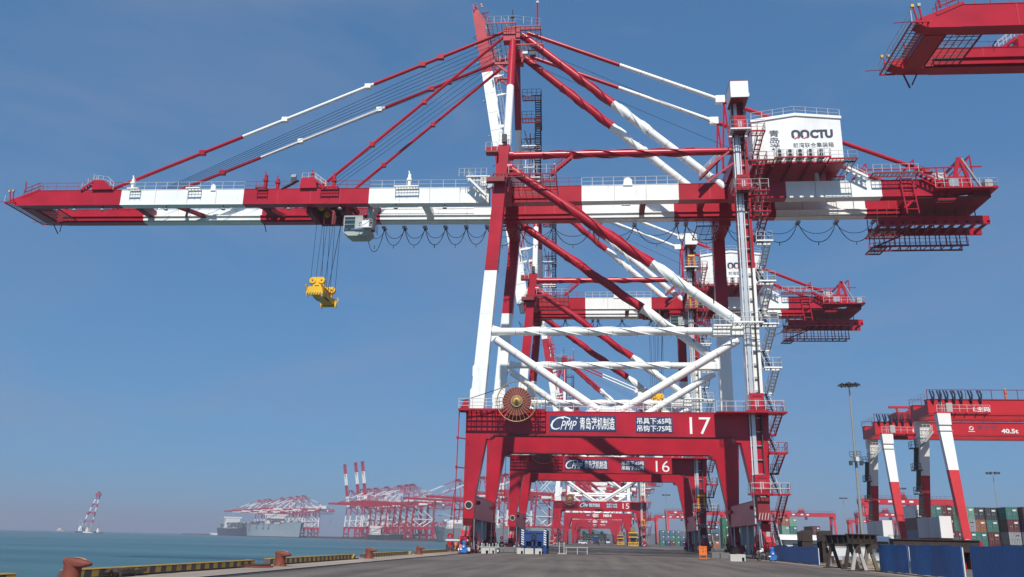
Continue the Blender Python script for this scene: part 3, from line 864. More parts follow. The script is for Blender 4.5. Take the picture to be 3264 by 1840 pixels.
    b.box(-30.0, -29.1, 8.0, 10.2, 40.3, 41.5, 'cab_grey'); b.box(-29.0, -28.6, 8.2, 9.0, 40.3, 40.9, 'dark'); b.lathe((-29.5, 7.7, 40.7), [(.3, -.1), (.3, .3)], 'white', 10)
    b.box(-29.9, -29.0, 7.2, 7.6, 40.4, 41.3, 'white')
    for z in (40.9, 41.5): b.box(-32.5, -31.0, 7.6, 7.66, z, z + .06, 'cab_grey')
    b.bar((-30.2, 7.18, 40.4), (-29.0, 7.18, 41.2), .06, .06, 'rail_white'); b.box(-30.6, -28.6, 7.15, 7.25, 40.3, 40.42, 'rail_white')
    b.rail([(-30.4, 7.3, 40.3), (-28.6, 7.3, 40.3), (-28.6, 10.4, 40.3)], 'rail_white', 1.2, .5, .035, 2)
    b.rail([(-30.4, 7.5, 42.2), (-29.2, 7.5, 42.2)], 'rail_white', .6, .4)
    for y in (8.0, 10.0): b.box(-29.5, -28.9, y, y + .3, 41.6, 43.9, 'cab_grey')
    b.stair((-29.4, 8.6, 41.6), (-28.2, 8.6, 44.0), (0, 1, 0), .7, 'rail_white', 'rail_white')
    cabo = T(b, 'operator_cab')
    b = MB(tx)
    b.box(-32.46, -31.0, 7.64, 7.68, 40.35, 41.9, 'glass'); b.box(-32.46, -32.42, 7.7, 10.3, 40.35, 41.9, 'glass')
    T(b, 'cab_window')
    # ---- festoon cable loops
    b = M()
    sx = [-31.4, -28.9, -26.0, -23.1, -20.2, -17.3, -14.4, -10.0, -5.2, .2, 1.2, 5.9, 11.6, 12.8, 18.0, 22.5, 27.6, 32.6, 37.4]
    for i, (a, c) in enumerate(zip(sx, sx[1:])):
        w = c - a
        if c == -10.0:
            P(b, 'boom_cable'); b = M()
        for dz, y, r in ((2.5 if w < 4 else 2.7, 14.9, .055), (1.35, 15.3, .04)):
            if i == 0 and dz > 2: dz = 3.4
            pts = []
            for k in range(13):
                t = k / 12; s = 2 * t - 1
                pts.append((a + w * t, y, 43.0 - dz * (1 - abs(s) ** 2.4)))
            b.path(pts, r, 'cable', 5)
        b.box(c - .28, c + .28, 14.5, 15.5, 42.95, 43.22, 'steel')
        b.box(a + w / 2 - .05, a + w / 2 + .05, 14.85, 14.95, 42.55 - (2.5 if w < 4 else 2.7), 43.0 - (2.5 if w < 4 else 2.7), 'dark')
    P(b, 'festoon_cable')
    # ---- machinery house
    b = M()
    x0, x1, xr, y0, y1, zf = 20.15, 31.0, 25.5, 4.0, 17.4, 47.0
    prof = [(x0, zf), (x1, zf), (x1, 52.75), (xr, 53.3), (x0, 52.5)]
    b.prism(prof, y0, y1, 'house_sheet')
    house = P(b, 'machinery_house')
    HS = lambda mb, name: mb.build(name, house)
    b = M()
    b.prism([(x0 - .12, 52.45), (xr, 53.25), (x1 + .12, 52.7), (x1 + .12, 53.05), (xr, 53.62), (x0 - .12, 52.82)], y0 - .15, y1 + .15, 'house_white')
    HS(b, 'roof')
    b = M()
    b.rail([(x0, y0, 52.8), (xr, y0, 53.6), (x1, y0, 53.0)], 'rail_white', 1.0, 1.25, .035)
    b.rail([(x0, y1, 52.8), (xr, y1, 53.6), (x1, y1, 53.0)], 'rail_white', 1.0, 1.25, .035)
    HS(b, 'roof_rail')
    for i, x in enumerate((22.75, 24.0, 25.2, 26.45, 27.7)):
        b = M()
        b.box(x, x + .78, 2.75, 3.45, 47.05, 48.15, 'rail_white')
        for z in (47.33, 47.85):
            b.lathe((x + .3, 2.735, z), [(.23, -.01), (.23, .01)], 'black', 12, 'y')
            b.ring((x + .3, 2.72, z), .23, .025, 'cab_grey', 'y', 14, 4)
        b.box(x + .6, x + .74, 2.74, 2.76, 47.1, 48.1, 'galv')
        HS(b, 'air_conditioner')
    b = M()
    b.box(x0 - .05, x1 + .05, y0 + .02, y1, 46.7, 47.0, 'red_b')
    for x in (22.4, 24.6, 26.8, 29.0): b.box(x - .12, x + .12, y0 + .1, y1 - .1, 46.45, 46.7, 'dark_red')
    for x in (21.5, 29.9):
        for y in (7.2, 13.8): b.box(x - .25, x + .25, y - .3, y + .3, 45.46, 46.7, R_)
    b.tube((28.4, 7.0, 45.46), (28.4, 7.0, 46.7), .3, 'rail_white', 10)
    HS(b, 'floor_frame')
    b = M()
    zw = 46.85
    b.grate(19.6, 22.4, 2.9, 4.0, zw, 'grating', R_, .5, .4); b.grate(22.4, 29.0, 2.3, 4.0, zw, 'grating', R_, .45, .4)
    b.grate(29.0, 32.3, 2.9, 4.0, zw, 'grating', R_, .5, .4); b.grate(31.0, 32.3, 4.0, 17.4, zw, 'grating', R_, .6, .6)
    b.rail([(19.6, 2.9, zw), (22.4, 2.9, zw), (22.4, 2.3, zw), (29, 2.3, zw), (29, 2.9, zw), (32.3, 2.9, zw), (32.3, 17.4, zw)], 'rail_white', 1.05, 1.1)
    b.grate(30.5, 32.0, 7.5, 9.0, 46.4, 'grating', R_, .5, .4)
    b.stair((34.2, 5.6, 45.5), (31.9, 5.6, 46.85), (0, 1, 0), .8, W_, 'rail_white')
    HS(b, 'walkway')
    T_ = lambda s, a, c, z0, z1, m, bold=.012: text_mesh(s, a, c, z0, z1, 3.985, m, 'lettering', house, OC, bold)
    T_('青', 22.2, 23.45, 50.4, 51.35, 'letter_navy', .01); T_('岛', 22.25, 23.45, 49.5, 50.35, 'letter_navy', .01); T_('港', 22.25, 23.5, 48.6, 49.45, 'letter_navy', .01)
    T_('前湾联合集装箱', 25.05, 29.95, 48.85, 49.55, 'letter_navy', .005)
    T_('CTU', 27.2, 29.98, 50.1, 51.3, 'letter_navy', .065)
    b = M()
    for x in (24.98, 26.08):                                          # the two open-bottomed rings before CTU
        pts = []
        for i in range(19):
            t = math.radians(250 - i * 320 / 18)
            c, s = math.cos(t), math.sin(t)
            pts.append((x + .5 + .40 * math.copysign(abs(c) ** .6, c), 50.7 + .47 * math.copysign(abs(s) ** .6, s)))
        for (ax, az), (cx, cz) in zip(pts, pts[1:]): b.bar((ax, 3.985, az), (cx, 3.985, cz), .31, .02, 'letter_navy', (0, 1, 0))
        b.bar((x + .3, 3.97, 50.1), (x + .85, 3.97, 50.36), .14, .02, 'letter_red', (0, 1, 0))
    HS(b, 'lettering')
    # ---- lift on the right leg: guide, landing doors, head box
    b = M()
    b.box(17.0, 17.12, -.35, -.02, 3.6, 48.3, 'rail_white'); b.box(17.22, 17.62, -.4, -.05, 2.5, 53.0, 'galv')
    b.box(17.72, 17.84, -.35, -.02, 15.4, 48.3, 'rail_white'); b.box(18.2, 18.32, -.5, -.02, 3.6, 52.8, 'dark')
    for i in range(30):
        z = 4.2 + i * 1.5
        b.box(16.95, 18.4, -.2, -.02, z, z + .1, 'steel')
    b.box(17.0, 18.35, .05, 1.4, 48.3, 53.0, R_)
    for x in (17.05, 18.3): b.box(x - .06, x + .06, -.6, 0, 48.5, 53.0, 'dark')
    P(b, 'lift_guide')
    b = M()
    b.box(16.75, 18.85, -2.0, 1.1, 52.85, 55.0, 'house_white')
    b.box(16.72, 18.88, -2.03, 1.13, 55.0, 55.06, 'dark_red'); b.box(16.77, 18.83, -1.98, 1.08, 52.8, 52.85, 'dark_red')
    b.box(18.85, 19.1, -1.2, -.9, 53.4, 53.8, 'rail_white'); b.box(18.4, 18.9, .5, .9, 51.9, 52.3, 'cab_grey')
    P(b, 'lift_head')
    for z in (48.75, 41.1, 15.4, 6.75):
        b = M()
        b.box(17.02, 18.46, -1.6, -.4, z, z + 1.85, R_)
        b.box(17.35, 18.15, -1.63, -1.6, z + .15, z + 1.3, 'red_b')
        for x in (17.52, 17.76): b.box(x, x + .1, -1.65, -1.6, z + .35, z + 1.1, 'galv')
        b.box(17.3, 18.2, -1.64, -1.6, z + 1.5, z + 1.56, 'dark')
        P(b, 'lift_door')
    b = M()
    b.box(17.15, 18.4, -1.5, -.45, 3.9, 6.3, 'dark_red'); b.box(17.45, 18.1, -1.3, -.5, 5.7, 6.5, 'cab_grey')
    for i in range(4): b.bar((17.2 + i * .3, -1.53, 4.0), (17.35 + i * .3, -1.53, 4.7), .05, .05, 'rail_white')
    P(b, 'lift_winch')
    # ---- stair tower on the right leg
    b = M()
    lev = [0.35, 6.6, 10.9, 15.15, 20.1, 25.05, 30.0, 34.8, 38.4, 41.0, 44.8, 48.6]
    for i, (z0, z1) in enumerate(zip(lev, lev[1:])):
        m = R_ if (z1 < 15.3 or z1 > 36) else W_
        mr = 'red_b' if m == R_ else 'rail_white'
        zm = z0 + (z1 - z0) * .58
        b.stair((18.95, -.6, z0), (18.95, 3.2, zm), (1, 0, 0), .65, 'dark' if i else 'dark', 'rail_white')
        b.stair((19.75, 3.0, zm), (19.95, -.2, z1), (1, 0, 0), .62, 'rail_white' if m == W_ else 'red_b', 'rail_white')
        b.grate(18.85, 20.5, 3.2, 4.2, zm, 'grating', m, .5, .4)
        b.rail([(18.85, 4.2, zm), (20.5, 4.2, zm), (20.5, 3.2, zm)], mr, 1.1, .8)
        b.grate(18.8, 20.6, -1.5, -.2, z1, 'grating', m, .5, .4)
        b.rail([(20.6, -.2, z1), (20.6, -1.5, z1), (18.8, -1.5, z1)], mr, 1.1, .8)
    P(b, 'stair_tower')
    b = M()
    for z, m in ((48.6, W_), (41.0, R_), (25.05, W_), (15.25, R_), (6.6, R_)):
        x0 = 16.5 if z != 25.05 else 15.6
        b.grate(x0, 18.8, -2.2, -.05, z, 'grating', m, .5, .5)
        b.rail([(x0, -.1, z), (x0, -2.2, z), (20.4, -2.2, z)], 'rail_white', 1.1, .9)
        if z == 25.05: b.grate(13.6, 15.7, -1.2, .1, 24.95, 'grating', W_, .5, .4); b.rail([(13.6, .1, 25), (13.6, -1.2, 25), (15.6, -1.2, 25)], 'rail_white', 1.1, .7)
        P(b, 'lift_landing'); b = M()
    b.box(13.3, 20.74, -2.25, -.02, 15.05, 15.18, R_)
    b.rail([(13.46, -1.3, 15.3), (16.5, -1.3, 15.3)], 'rail_white', 1.1, 1.0)
    P(b, 'deck'); b = M()
    for z in (43.1, 44.9): b.bar((13.6, -.4, z - .6), (16.9, -.4, z + 1.9), .1, .22, 'red_b')
    b.stair((13.6, 5.0, 45.5), (16.4, 5.0, 48.4), (0, 1, 0), .7, 'dark_red', 'rail_white')
    P(b, 'access_stair')
    # ---- stair tower beside the apex mast, and gear on the portal deck
    b = M()
    z = 46.0
    for i, z1 in enumerate((50.9, 55.8, 60.2, 63.8)):
        m = W_ if z1 < 58 else R_
        b.stair((-8.1, 20.0, z), (-8.1, 17.4, z1), (1, 0, 0), .75, 'dark', 'dark')
        b.grate(-9.9, -7.2, 16.0, 17.4, z1, 'grating', m, .45, .4)
        b.rail([(-9.9, 16.0, z1), (-7.2, 16.0, z1), (-7.2, 17.4, z1)], 'dark', 1.1, .7)
        b.bar((-7.25, 20.0, z), (-7.25, 17.4, z1), .1, .3, 'dark')
        z = z1
    P(b, 'mast_stair')
    b = M()
    for x in (-9.3, -8.7, -8.1): b.tube((x, 16.5, 44), (x, 16.5, 58), .08, 'rail_white' if x != -8.7 else R_, 6)
    for i in range(9): b.box(-9.6, -8.0, 16.3, 16.6, 45 + i * 1.5, 45.15 + i * 1.5, 'steel')
    P(b, 'cable_riser'); b = M()
    b.box(-12.9, -11.4, .0, 1.0, 47.2, 48.0, R_); b.box(-12.8, -11.3, -.8, .2, 46.9, 47.1, 'dark_red')
    b.rail([(-12.8, -.8, 47.1), (-11.4, -.8, 47.1)], 'rail_white', 1.1, .6)
    b.rail([(-11.3, .1, 48.4), (-9.8, .1, 48.4)], 'rail_white', 1.6, .4, .035, 2)
    b.box(-10.9, -10.3, -.2, .2, 48.5, 49.6, 'dark')
    P(b, 'leg_platform')
    for z in (43.0, 45.6): b = M(); b.grate(-12.4, -11.2, 14.5, 16.2, z, 'grating', R_, .5, .4); b.rail([(-12.4, 14.5, z), (-11.2, 14.5, z)], 'rail_white', 1.1, .6); P(b, 'leg_platform')
    b = M()
    b.grate(-14.77, -5.2, -1.85, -.02, 15.25, 'dark_red', R_, .6, .45, .12, .22)
    for x in (-14, -12.4, -10.8, -6.0): b.bar((x, -1.7, 15.15), (x, -.02, 14.5), .1, .12, R_)
    b.rail([(-14.77, -1.8, 15.3), (-10.2, -1.8, 15.3)], 'rail_white', 1.15, 1.4, .035, 2)
    b.rail([(-5.6, -1.8, 15.3), (-5.2, -1.8, 15.3), (-5.2, 0, 15.3)], 'rail_white', 1.15, 1.0, .035, 2)
    P(b, 'deck')
    b = M(); b.rail([(-5.2, .2, 15.36), (13.4, .2, 15.36)], 'rail_white', 1.1, 1.5); P(b, 'guard_rail')
    b = M(); b.rail([(-10, 19.8, 15.36), (15.5, 19.8, 15.36)], 'rail_white', 1.1, 1.5); P(b, 'guard_rail'); b = M()
    b.prism([(-14.9, 15.3), (-13.9, 15.3), (-13.9, 16.5), (-14.4, 16.4)], -.6, .2, R_)
    P(b, 'cable_guide_head')
    for x, w, h, m in ((9.2, 1.2, 1.0, 'dark_red'), (5.6, 1.0, .8, 'cab_grey'), (11.0, 2.0, 1.3, 'house_white'), (-3.2, 1.3, 1.1, 'dark_red'), (-1.0, .8, 1.0, 'steel'), (13.0, 1.0, 1.4, 'rail_white')):
        b = M(); b.box(x, x + w, 20.3, 21.3, 15.36, 15.36 + h, m)
        b.lathe((x + w + .25, 20.8, 15.36 + h * .5), [(.35, -.3), (.35, .3)], 'dark', 10, 'y')
        P(b, 'winch')
    b = M()                                                           # cable guide pipe at the seaward edge
    b.tube((-14.95, -1.2, .5), (-14.78, -1.2, 15.2), .06, R_, 6)
    for z in (4.5, 9.0, 12.2): b.bar((-14.9, -1.2, z), (-14.2, .1, z), .09, .12, R_); b.box(-15.0, -14.75, -1.3, -1.1, z - .15, z + .15, R_)
    b.tube((-14.5, -1.5, 16.2), (-9.2, -1.9, 17.9), .045, 'cable', 5)
    b.box(-15.4, -13.0, -3.3, -3.1, 1.25, 1.4, 'rail_white'); b.ring((-14.95, -3.2, 1.75), .2, .1, R_, 'y', 14, 5)
    b.box(-15.2, -14.75, -3.4, -2.9, .75, 1.2, R_); b.box(-15.35, -14.6, -3.3, -2.9, .3, .5, 'dark'); b.ring((-14.9, -3.2, .75), .35, .1, 'dark', 'y', 12, 5)
    P(b, 'cable_guide')
    # ---- cable reel
    c = Vector((-8.28, -2.15, 16.12))
    b = M()
    b.ring(c, 2.22, .05, 'reel_spoke', 'y', 40, 5); b.ring(c + Vector((0, .25, 0)), 2.22, .04, 'reel_spoke', 'y', 40, 5)
    b.lathe(c + Vector((0, .13, 0)), [(.3, -.05), (1.58, -.05), (1.58, .05), (.3, .05)], 'reel_disc', 36, 'y')
    for i in range(28):
        t = 2 * math.pi * i / 28; d = Vector((math.cos(t), 0, math.sin(t)))
        b.bar(c + d * .75 + Vector((0, -.12, 0)), c + d * 2.16, .035, .035, 'reel_spoke', (0, 1, 0))
        b.bar(c + d * .22 + Vector((0, -.2, 0)), c + d * .62 + Vector((0, -.13, 0)), .05, .05, 'brass', (0, 1, 0))
    b.lathe(c, [(.12, -.42), (.22, -.38), (.25, -.3), (.34, -.25), (.34, -.1)], 'brass', 18, 'y'); b.ring(c + Vector((0, -.16, 0)), .62, .03, 'galv', 'y', 24, 4)
    b.lathe(c + Vector((0, -.46, 0)), [(.05, -.03), (.15, -.03), (.15, .03)], 'dark', 12, 'y')
    b.box(c.x - .5, c.x + .5, c.y + .3, c.y + 2.3, c.z - .4, c.z + .3, 'dark_red')
    for s in (-1, 1): b.rail([(c.x + s * 2.35, c.y, 15.3), (c.x + s * 1.6, c.y, 15.3)], 'rail_white', 1.2, .4, .04, 2)
    P(b, 'cable_reel')
    # ---- signs on the portal
    b = M(); b.box(-4.75, 2.63, -.06, -.015, 13.17, 14.87, 'navy'); sb = P(b, 'sign_board')
    S = lambda s, a, d, z0, z1, bold=.01, sh=0.0: text_mesh(s, a, d, z0, z1, -.075, 'letter', 'lettering', sb, OC, bold, sh)
    S('青岛港机制造', -1.4, 2.45, 13.34, 14.7, .012)
    S('C', -4.6, -3.15, 13.3, 14.72, -.012, .5); S('PMP', -3.55, -1.75, 13.32, 14.3, .0, .4)
    b = M()
    b.ring((-1.72, -.075, 14.6), .07, .035, 'letter', 'y', 14, 4)
    pts = [(-4.35, 13.5), (-4.62, 13.75), (-4.4, 14.25), (-3.85, 14.62), (-3.1, 14.74), (-2.5, 14.55), (-2.62, 14.15)]
    for (ax, az), (cx, cz) in zip(pts, pts[1:]): b.bar((ax, -.07, az), (cx, -.07, cz), .12, .015, 'letter', (0, 1, 0))
    b.build('lettering', sb)
    b = M(); b.box(4.75, 8.78, -.06, -.015, 13.1, 14.83, 'navy'); sb = P(b, 'sign_board')
    S('吊具下:65吨', 4.9, 8.65, 14.0, 14.7, .014); S('吊钩下:75吨', 4.9, 8.65, 13.18, 13.88, .014)
    # ---- rear platforms and hanging maintenance gallery
    b = M()
    b.box(40.2, 48.9, 6.7, 14.3, 43.02, 43.2, 'dark_red'); b.box(46.9, 48.9, 6.7, 14.3, 43.2, 43.95, 'dark_red')
    b.box(42.0, 49.3, 5.4, 6.6, 43.75, 43.9, R_); b.box(48.7, 49.3, 5.4, 15.0, 43.7, 44.0, R_)
    b.rail([(42.0, 5.4, 43.9), (49.3, 5.4, 43.9), (49.3, 15.0, 43.9)], 'rail_white', 1.1, 1.1)
    b.stair((43.8, 5.5, 43.9), (40.2, 5.5, 46.0), (0, 1, 0), .8, R_, 'red_b')
    b.grate(34.8, 40.2, 5.3, 6.5, 45.9, 'grating', 'dark_red', .5, .4); b.rail([(34.8, 5.3, 45.9), (40.2, 5.3, 45.9)], 'rail_white', 1.1, 1.0)
    for x, h in ((34.6, 2.5), (40.4, 2.9), (47.2, 3.3)):
        for y in (6.9, 14.1):
            b.bar((x, y, 45.4), (x - .1, y, 45.4 + h), .14, .14, R_); b.bar((x - .1, y, 45.4 + h), (x - 2.2, y, 45.4), .14, .14, R_)
        b.bar((x - .1, 6.9, 45.4 + h), (x - .1, 14.1, 45.4 + h), .12, .12, R_)
    b.bar((32.4, 6.9, 47.0), (48.4, 6.9, 47.2), .12, .16, R_)
    for y in (6.8, 14.0):
        b.bar((44.6, y, 44.4), (45.7, y, 48.4), .3, .45, R_); b.bar((46.9, y, 44.2), (45.8, y, 48.4), .3, .4, R_); b.prism([(42.4, 44.4), (46.6, 44.2), (46.4, 45.9), (43.6, 45.9)], y, y + .28, R_)
        b.bar((46.0, y, 48.3), (47.9, y, 44.4), .3, .2, 'steel'); b.box(44.0, 45.2, y - .4, y + .6, 44.4, 45.4, 'steel')
    b.box(42.6, 43.9, 6.6, 7.8, 45.4, 46.2, 'rail_white'); b.box(48.0, 48.9, 5.8, 6.8, 44.0, 45.0, 'cab_grey')
    b.bar((45.8, 6.8, 48.2), (45.8, 14.3, 48.2), .25, .25, R_)
    P(b, 'tail_frame')
    b = M()
    x0, x1, y0, y1, z = 36.2, 50.2, 10.6, 15.0, 41.0
    b.box(x0 + .4, x1, y0, y0 + .35, z, z + 1.1, R_); b.box(x0 + .4, x1 + .7, y1 - .35, y1, z, z + 1.0, R_)
    for i in range(11): b.bar((x0 + .8 + i * 1.3, y0, z + .3), (x0 + .8 + i * 1.3, y1, z + .3), .35, .25, 'dark_red')
    for i in range(11):
        x = x0 + .4 + i * 1.2
        for y in (y0 + .2, y1 - .2): b.bar((x, y, z + .6), (x, y, 43.3), .1, .1, 'dark_red')
    b.grate(x0, x0 + 3.6, y0 - .5, y1, z - .3, 'grating', R_, .5, .5)
    zl = 38.9
    for y in (y0 + 2.2, y1 - .3):
        b.bar((x0 + .2, y, zl), (x1 - 2.0, y, zl), .14, .2, 'dark_red')
        for i in range(10):
            x = x0 + .4 + i * 1.27
            b.bar((x, y, zl), (x, y, z), .1, .1, 'dark_red')
        b.rail([(x0 + .2, y, zl), (x1 - 2.0, y, zl)], 'red_b', 1.0, 1.3)
    for i in range(11): b.bar((x0 + .4 + i * 1.1, y0 + 2.2, zl + .02), (x0 + .4 + i * 1.1, y1 - .3, zl + .02), .08, .08, 'dark_red')
    b.bar((x0 + .6, y0 + 2.2, zl), (x0 + 5.5, y0 + 2.2, z), .14, .2, 'dark_red')
    b.grate(x0 - .2, x0 + 1.6, y0 + 1.5, y1, zl - .4, 'grating', 'dark_red', .5, .5)
    for x in (38.6, 40.0): b.bar((x, 6.2, z - .2), (x - .4, 6.2, 45.2), .14, .14, R_)
    for i in range(5): b.bar((38.5 - i * .07, 6.2, z + .4 + i), (39.9 - i * .07, 6.2, z + .4 + i), .1, .1, R_)
    b.bar((43.0, 6.4, 42.5), (42.7, 6.4, 47.0), .1, .1, R_); b.bar((43.9, 6.4, 42.5), (43.6, 6.4, 47.0), .1, .1, R_)
    for i in range(8): b.bar((43.0, 6.4, 42.8 + i * .5), (43.9, 6.4, 42.8 + i * .5), .05, .05, R_)
    b.grate(42.2, 44.2, 5.6, 6.6, 42.4, 'grating', R_, .5, .4)
    P(b, 'maintenance_gallery')
    return root


def crane_number(root, txt):
    text_mesh(txt, 10.62, 12.9, 12.95, 14.8, -.03, 'letter', 'crane_number', root, OC, -.004)


def raise_boom(root, ang=80.0):
    """Luff the boom about its hinge and hang the folded stays."""
    bm = [c for c in bpy.data.objects if c.parent == root and c.name.split('.')[0] == 'boom'][0]
    bm.rotation_euler = (0, math.radians(ang), 0)
    for y in (7.2, 13.8):
        b = MB(OC)
        a = math.radians(ang)
        k = lambda d, h: (HINGE[0] - d * math.cos(a) + h * math.sin(a), y, HINGE[2] + d * math.sin(a) + h * math.cos(a))
        b.tube((-11.6, y, 68.6), (-14.6, y, 56.5), .2, 'red', 8)
        b.tube((-14.6, y, 56.5), k(30.0, 1.6), .2, 'white', 8)
        b.build('folded_stay', root)


# ------------------------------------------------------------------ the same crane as it reads from far away
def build_far_sts(raised=False, scheme=0):
    root = empty('gantry_crane', (0, 0, 0))
    M = lambda: MB(OC)
    R1 = 'red'
    L1 = ('white', 'red') if scheme else ('red', 'red')
    for y in (0.0, 20.0):
        b = M()
        b.prism([(-14.17, 0.6), (-13.0, .6), (-12.89, 6.2), (-11.0, 12.75), (15.25, 12.68), (17.22, 5.95), (17.45, .6), (18.6, .6), (19.17, 15.3), (-14.17, 15.3)], y, y + 1.6, R1)
        b.build('portal_frame', root)
        for (x0, x1, x2, x3) in ((-13.86, -12.28, -11.37, -9.98), (17.08, 18.76, 17.1, 18.7)):
            b = M()
            xm, xn = (x0 + x2) / 2, (x1 + x3) / 2
            b.hexa([(x0, y + .1, 15.3), (x1, y + .1, 15.3), (x1, y + 1.5, 15.3), (x0, y + 1.5, 15.3), (xm, y + .1, 32), (xn, y + .1, 32), (xn, y + 1.5, 32), (xm, y + 1.5, 32)], L1[0])
            b.hexa([(xm, y + .1, 32), (xn, y + .1, 32), (xn, y + 1.5, 32), (xm, y + 1.5, 32), (x2, y + .1, 48.3), (x3, y + .1, 48.3), (x3, y + 1.5, 48.3), (x2, y + 1.5, 48.3)], L1[1])
            b.build('upper_leg', root)
        b = M()
        b.tube((-11.1, y + .8, 23.75), (1.2, y + .8, 15.3), .5, 'white', 8); b.tube((16.45, y + .8, 23.65), (3.0, y + .8, 15.3), .5, 'white', 8)
        b.tube((-11.6, y + .8, 24.7), (17, y + .8, 24.7), .45, 'white', 8); b.tube((-10, y + .8, 47.1), (17.1, y + .8, 47.1), .45, R1, 8)
        b.bands((-9.7, y + .8, 45.2), (16.6, y + .8, 25.75), .6, [(3.0, R1), (None, 'white')], 8)
        b.build('brace', root)
        yb = 7.2 if y == 0 else 13.8
        b = M()
        for x0, x1, m in ((-12.8, -1.2, R1), (-1.2, 11.1, 'white'), (11.1, 24.4, R1), (24.4, 36.0, 'white'), (36.0, 48.5, R1)):
            b.box(x0, x1, yb - .6, yb + .6, 43.3, 45.4, m)
        b.rail([(-12, yb, 45.4), (40, yb, 45.4)], 'red_b', 1.1, 4, .06)
        b.build('girder', root)
        b = M()
        b.tube((-10.4, y + .8, 48.3), (-10.6, yb, 68.4), .55, R1, 8)
        b.bands((-9.3, yb, 68.4), (16.9, yb, 44.9), .55, [(3.0, R1), (None, 'white')], 8)
        b.bands((-8.6, yb, 68.7), (43.3, yb, 46.3), .33, [(4.0, R1), (17.3, 'white'), (None, R1)], 6)
        if not raised:
            b.bands((-11.6, yb, 69), (-65.3, yb, 46.3), .3, [(-29.7, R1), (-47.5, 'white'), (None, R1)], 6)
            b.bands((-11.6, yb, 68.3), (-36.2, yb, 45.9), .28, [(-24, R1), (None, 'white')], 6)
        else:
            b.tube((-11.6, yb, 68.6), (-14.6, yb, 56.5), .25, 'white', 6)
        b.build('stay', root)
    b = M()
    for x0, x1 in ((-13.92, -13.02), (17.5, 18.5)): b.box(x0, x1, 1.6, 20, 3.6, 6.1, R1)
    for X in (-13.5, 18):
        for yc in (.8, 20.8): b.box(X - .4, X + .4, yc - 4, yc + 4, 0, 1.6, 'dark_red')
    b.build('sill_beam', root)
    b = M()
    b.box(-11.9, -9.6, 7, 14, 67.4, 69.4, R1); b.box(-13.5, -7, 6, 15, 69.4, 69.6, R1); b.rail([(-13.5, 6, 69.6), (-7, 6, 69.6)], 'red_b', 1.1, 2, .06)
    for X in (-10.9, 17.9): b.box(X - .8, X + .8, 1.5, 20.1, 45.5, 47.2, R1)
    b.build('apex_mast', root)
    b = M()
    b.prism([(20.15, 47.4), (31, 47.4), (31, 52.75), (25.5, 53.4), (20.15, 52.5)], 4, 17.4, 'house_white')
    b.box(20, 32, 3, 18, 46.9, 47.4, 'dark_red')
    b.build('machinery_house', root)
    b = M()
    for i in range(10):
        z = 3 + i * 4.6
        b.bar((19.1, -.6, z), (19.1, 3.2, z + 2.5), .7, .3, 'dark'); b.bar((20.1, 3, z + 2.5), (20.1, -.4, z + 4.6), .7, .3, 'dark_red'); b.box(18.8, 20.6, -1.5, -.2, z + 4.5, z + 4.7, R1)
    b.box(16.8, 18.9, -2, 1.1, 52.8, 55, 'house_white')
    b.build('stair_tower', root)
    b = M()
    b.box(36.5, 47.5, 8, 15, 40.5, 41.2, R1); b.box(36.5, 45.5, 9, 14.6, 38, 38.2, 'dark_red')
    for i in range(6):
        for y in (8.2, 14.6): b.bar((36.6 + 2 * i, y, 38.1), (36.6 + 2 * i, y, 43.3), .15, .15, 'dark_red')
    b.prism([(44, 45.4), (47.5, 44.3), (46, 48.4)], 7, 14, R1)
    b.build('maintenance_gallery', root)
    b = MB(HINGE)
    for y in (7.2, 13.8):
        for x0, x1, m in ((-13.2, -29.1, 'white'), (-29.1, -46.2, R1), (-46.2, -63.4, 'white'), (-63.4, -78.5, R1)):
            if not raised and scheme == 0: m = R1
            b.hexa([(x1, y - .6, bz(x1)), (x0, y - .6, bz(x0)), (x0, y + .6, bz(x0)), (x1, y + .6, bz(x1)), (x1, y - .6, bz(x1) + 2.1), (x0, y - .6, bz(x0) + 2.1), (x0, y + .6, bz(x0) + 2.1), (x1, y + .6, bz(x1) + 2.1)], m)
        b.rail([(-15, y, bz(-15) + 2.1), (-77, y, bz(-77) + 2.1)], 'red_b', 1.1, 5, .06)
    for x in (-77.5, -62, -45, -22): b.box(x - .6, x + .6, 7.8, 13.2, bz(x) + .4, bz(x) + 1.6, 'dark_red')
    bm = b.build('boom', root, Vector(HINGE) - Vector(OC))
    if raised: bm.rotation_euler = (0, math.radians(80), 0)
    return root

# ------------------------------------------------------------------ the setting: water, quay, rails, hills
WL = -2.5


def struct(mb, name):
    return tag(mb.build(name), kind='structure')


Q2 = Vector((-0.587, 0.8096, 0))            # the second quay runs this way from the corner
QN = Vector((0.8096, 0.587, 0))             # and this is inland
Q0 = Vector((-255, 1155, 0))
corner = Vector((-18.0, 828, 0))
far_end = Q0 + Q2 * 1500
b = MB(); b.prism([(-3600, -150), (2600, -150), (2600, 6400), (-3600, 6400)], -6.0, WL, 'water', 'xy')
struct(b, 'water')
b = MB()
gp = [(-17.0, -60), (-17.1, 60), (-18.0, 130), tuple(corner.xy), tuple(far_end.xy), (tuple(far_end.xy)[0] + 500, 3300), (2500, 3300), (2500, -60)]
b.add([(x, y, 0) for x, y in gp], [tuple(reversed(range(len(gp))))], 'asphalt')
struct(b, 'ground')
b = MB()
for (a, c) in zip(gp[:4], gp[1:5]):
    b.add([(a[0], a[1], -.004), (c[0], c[1], -.004), (c[0], c[1], -5.5), (a[0], a[1], -5.5)], [(0, 1, 2, 3)], 'quay_wall')
struct(b, 'quay_wall')
b = MB()
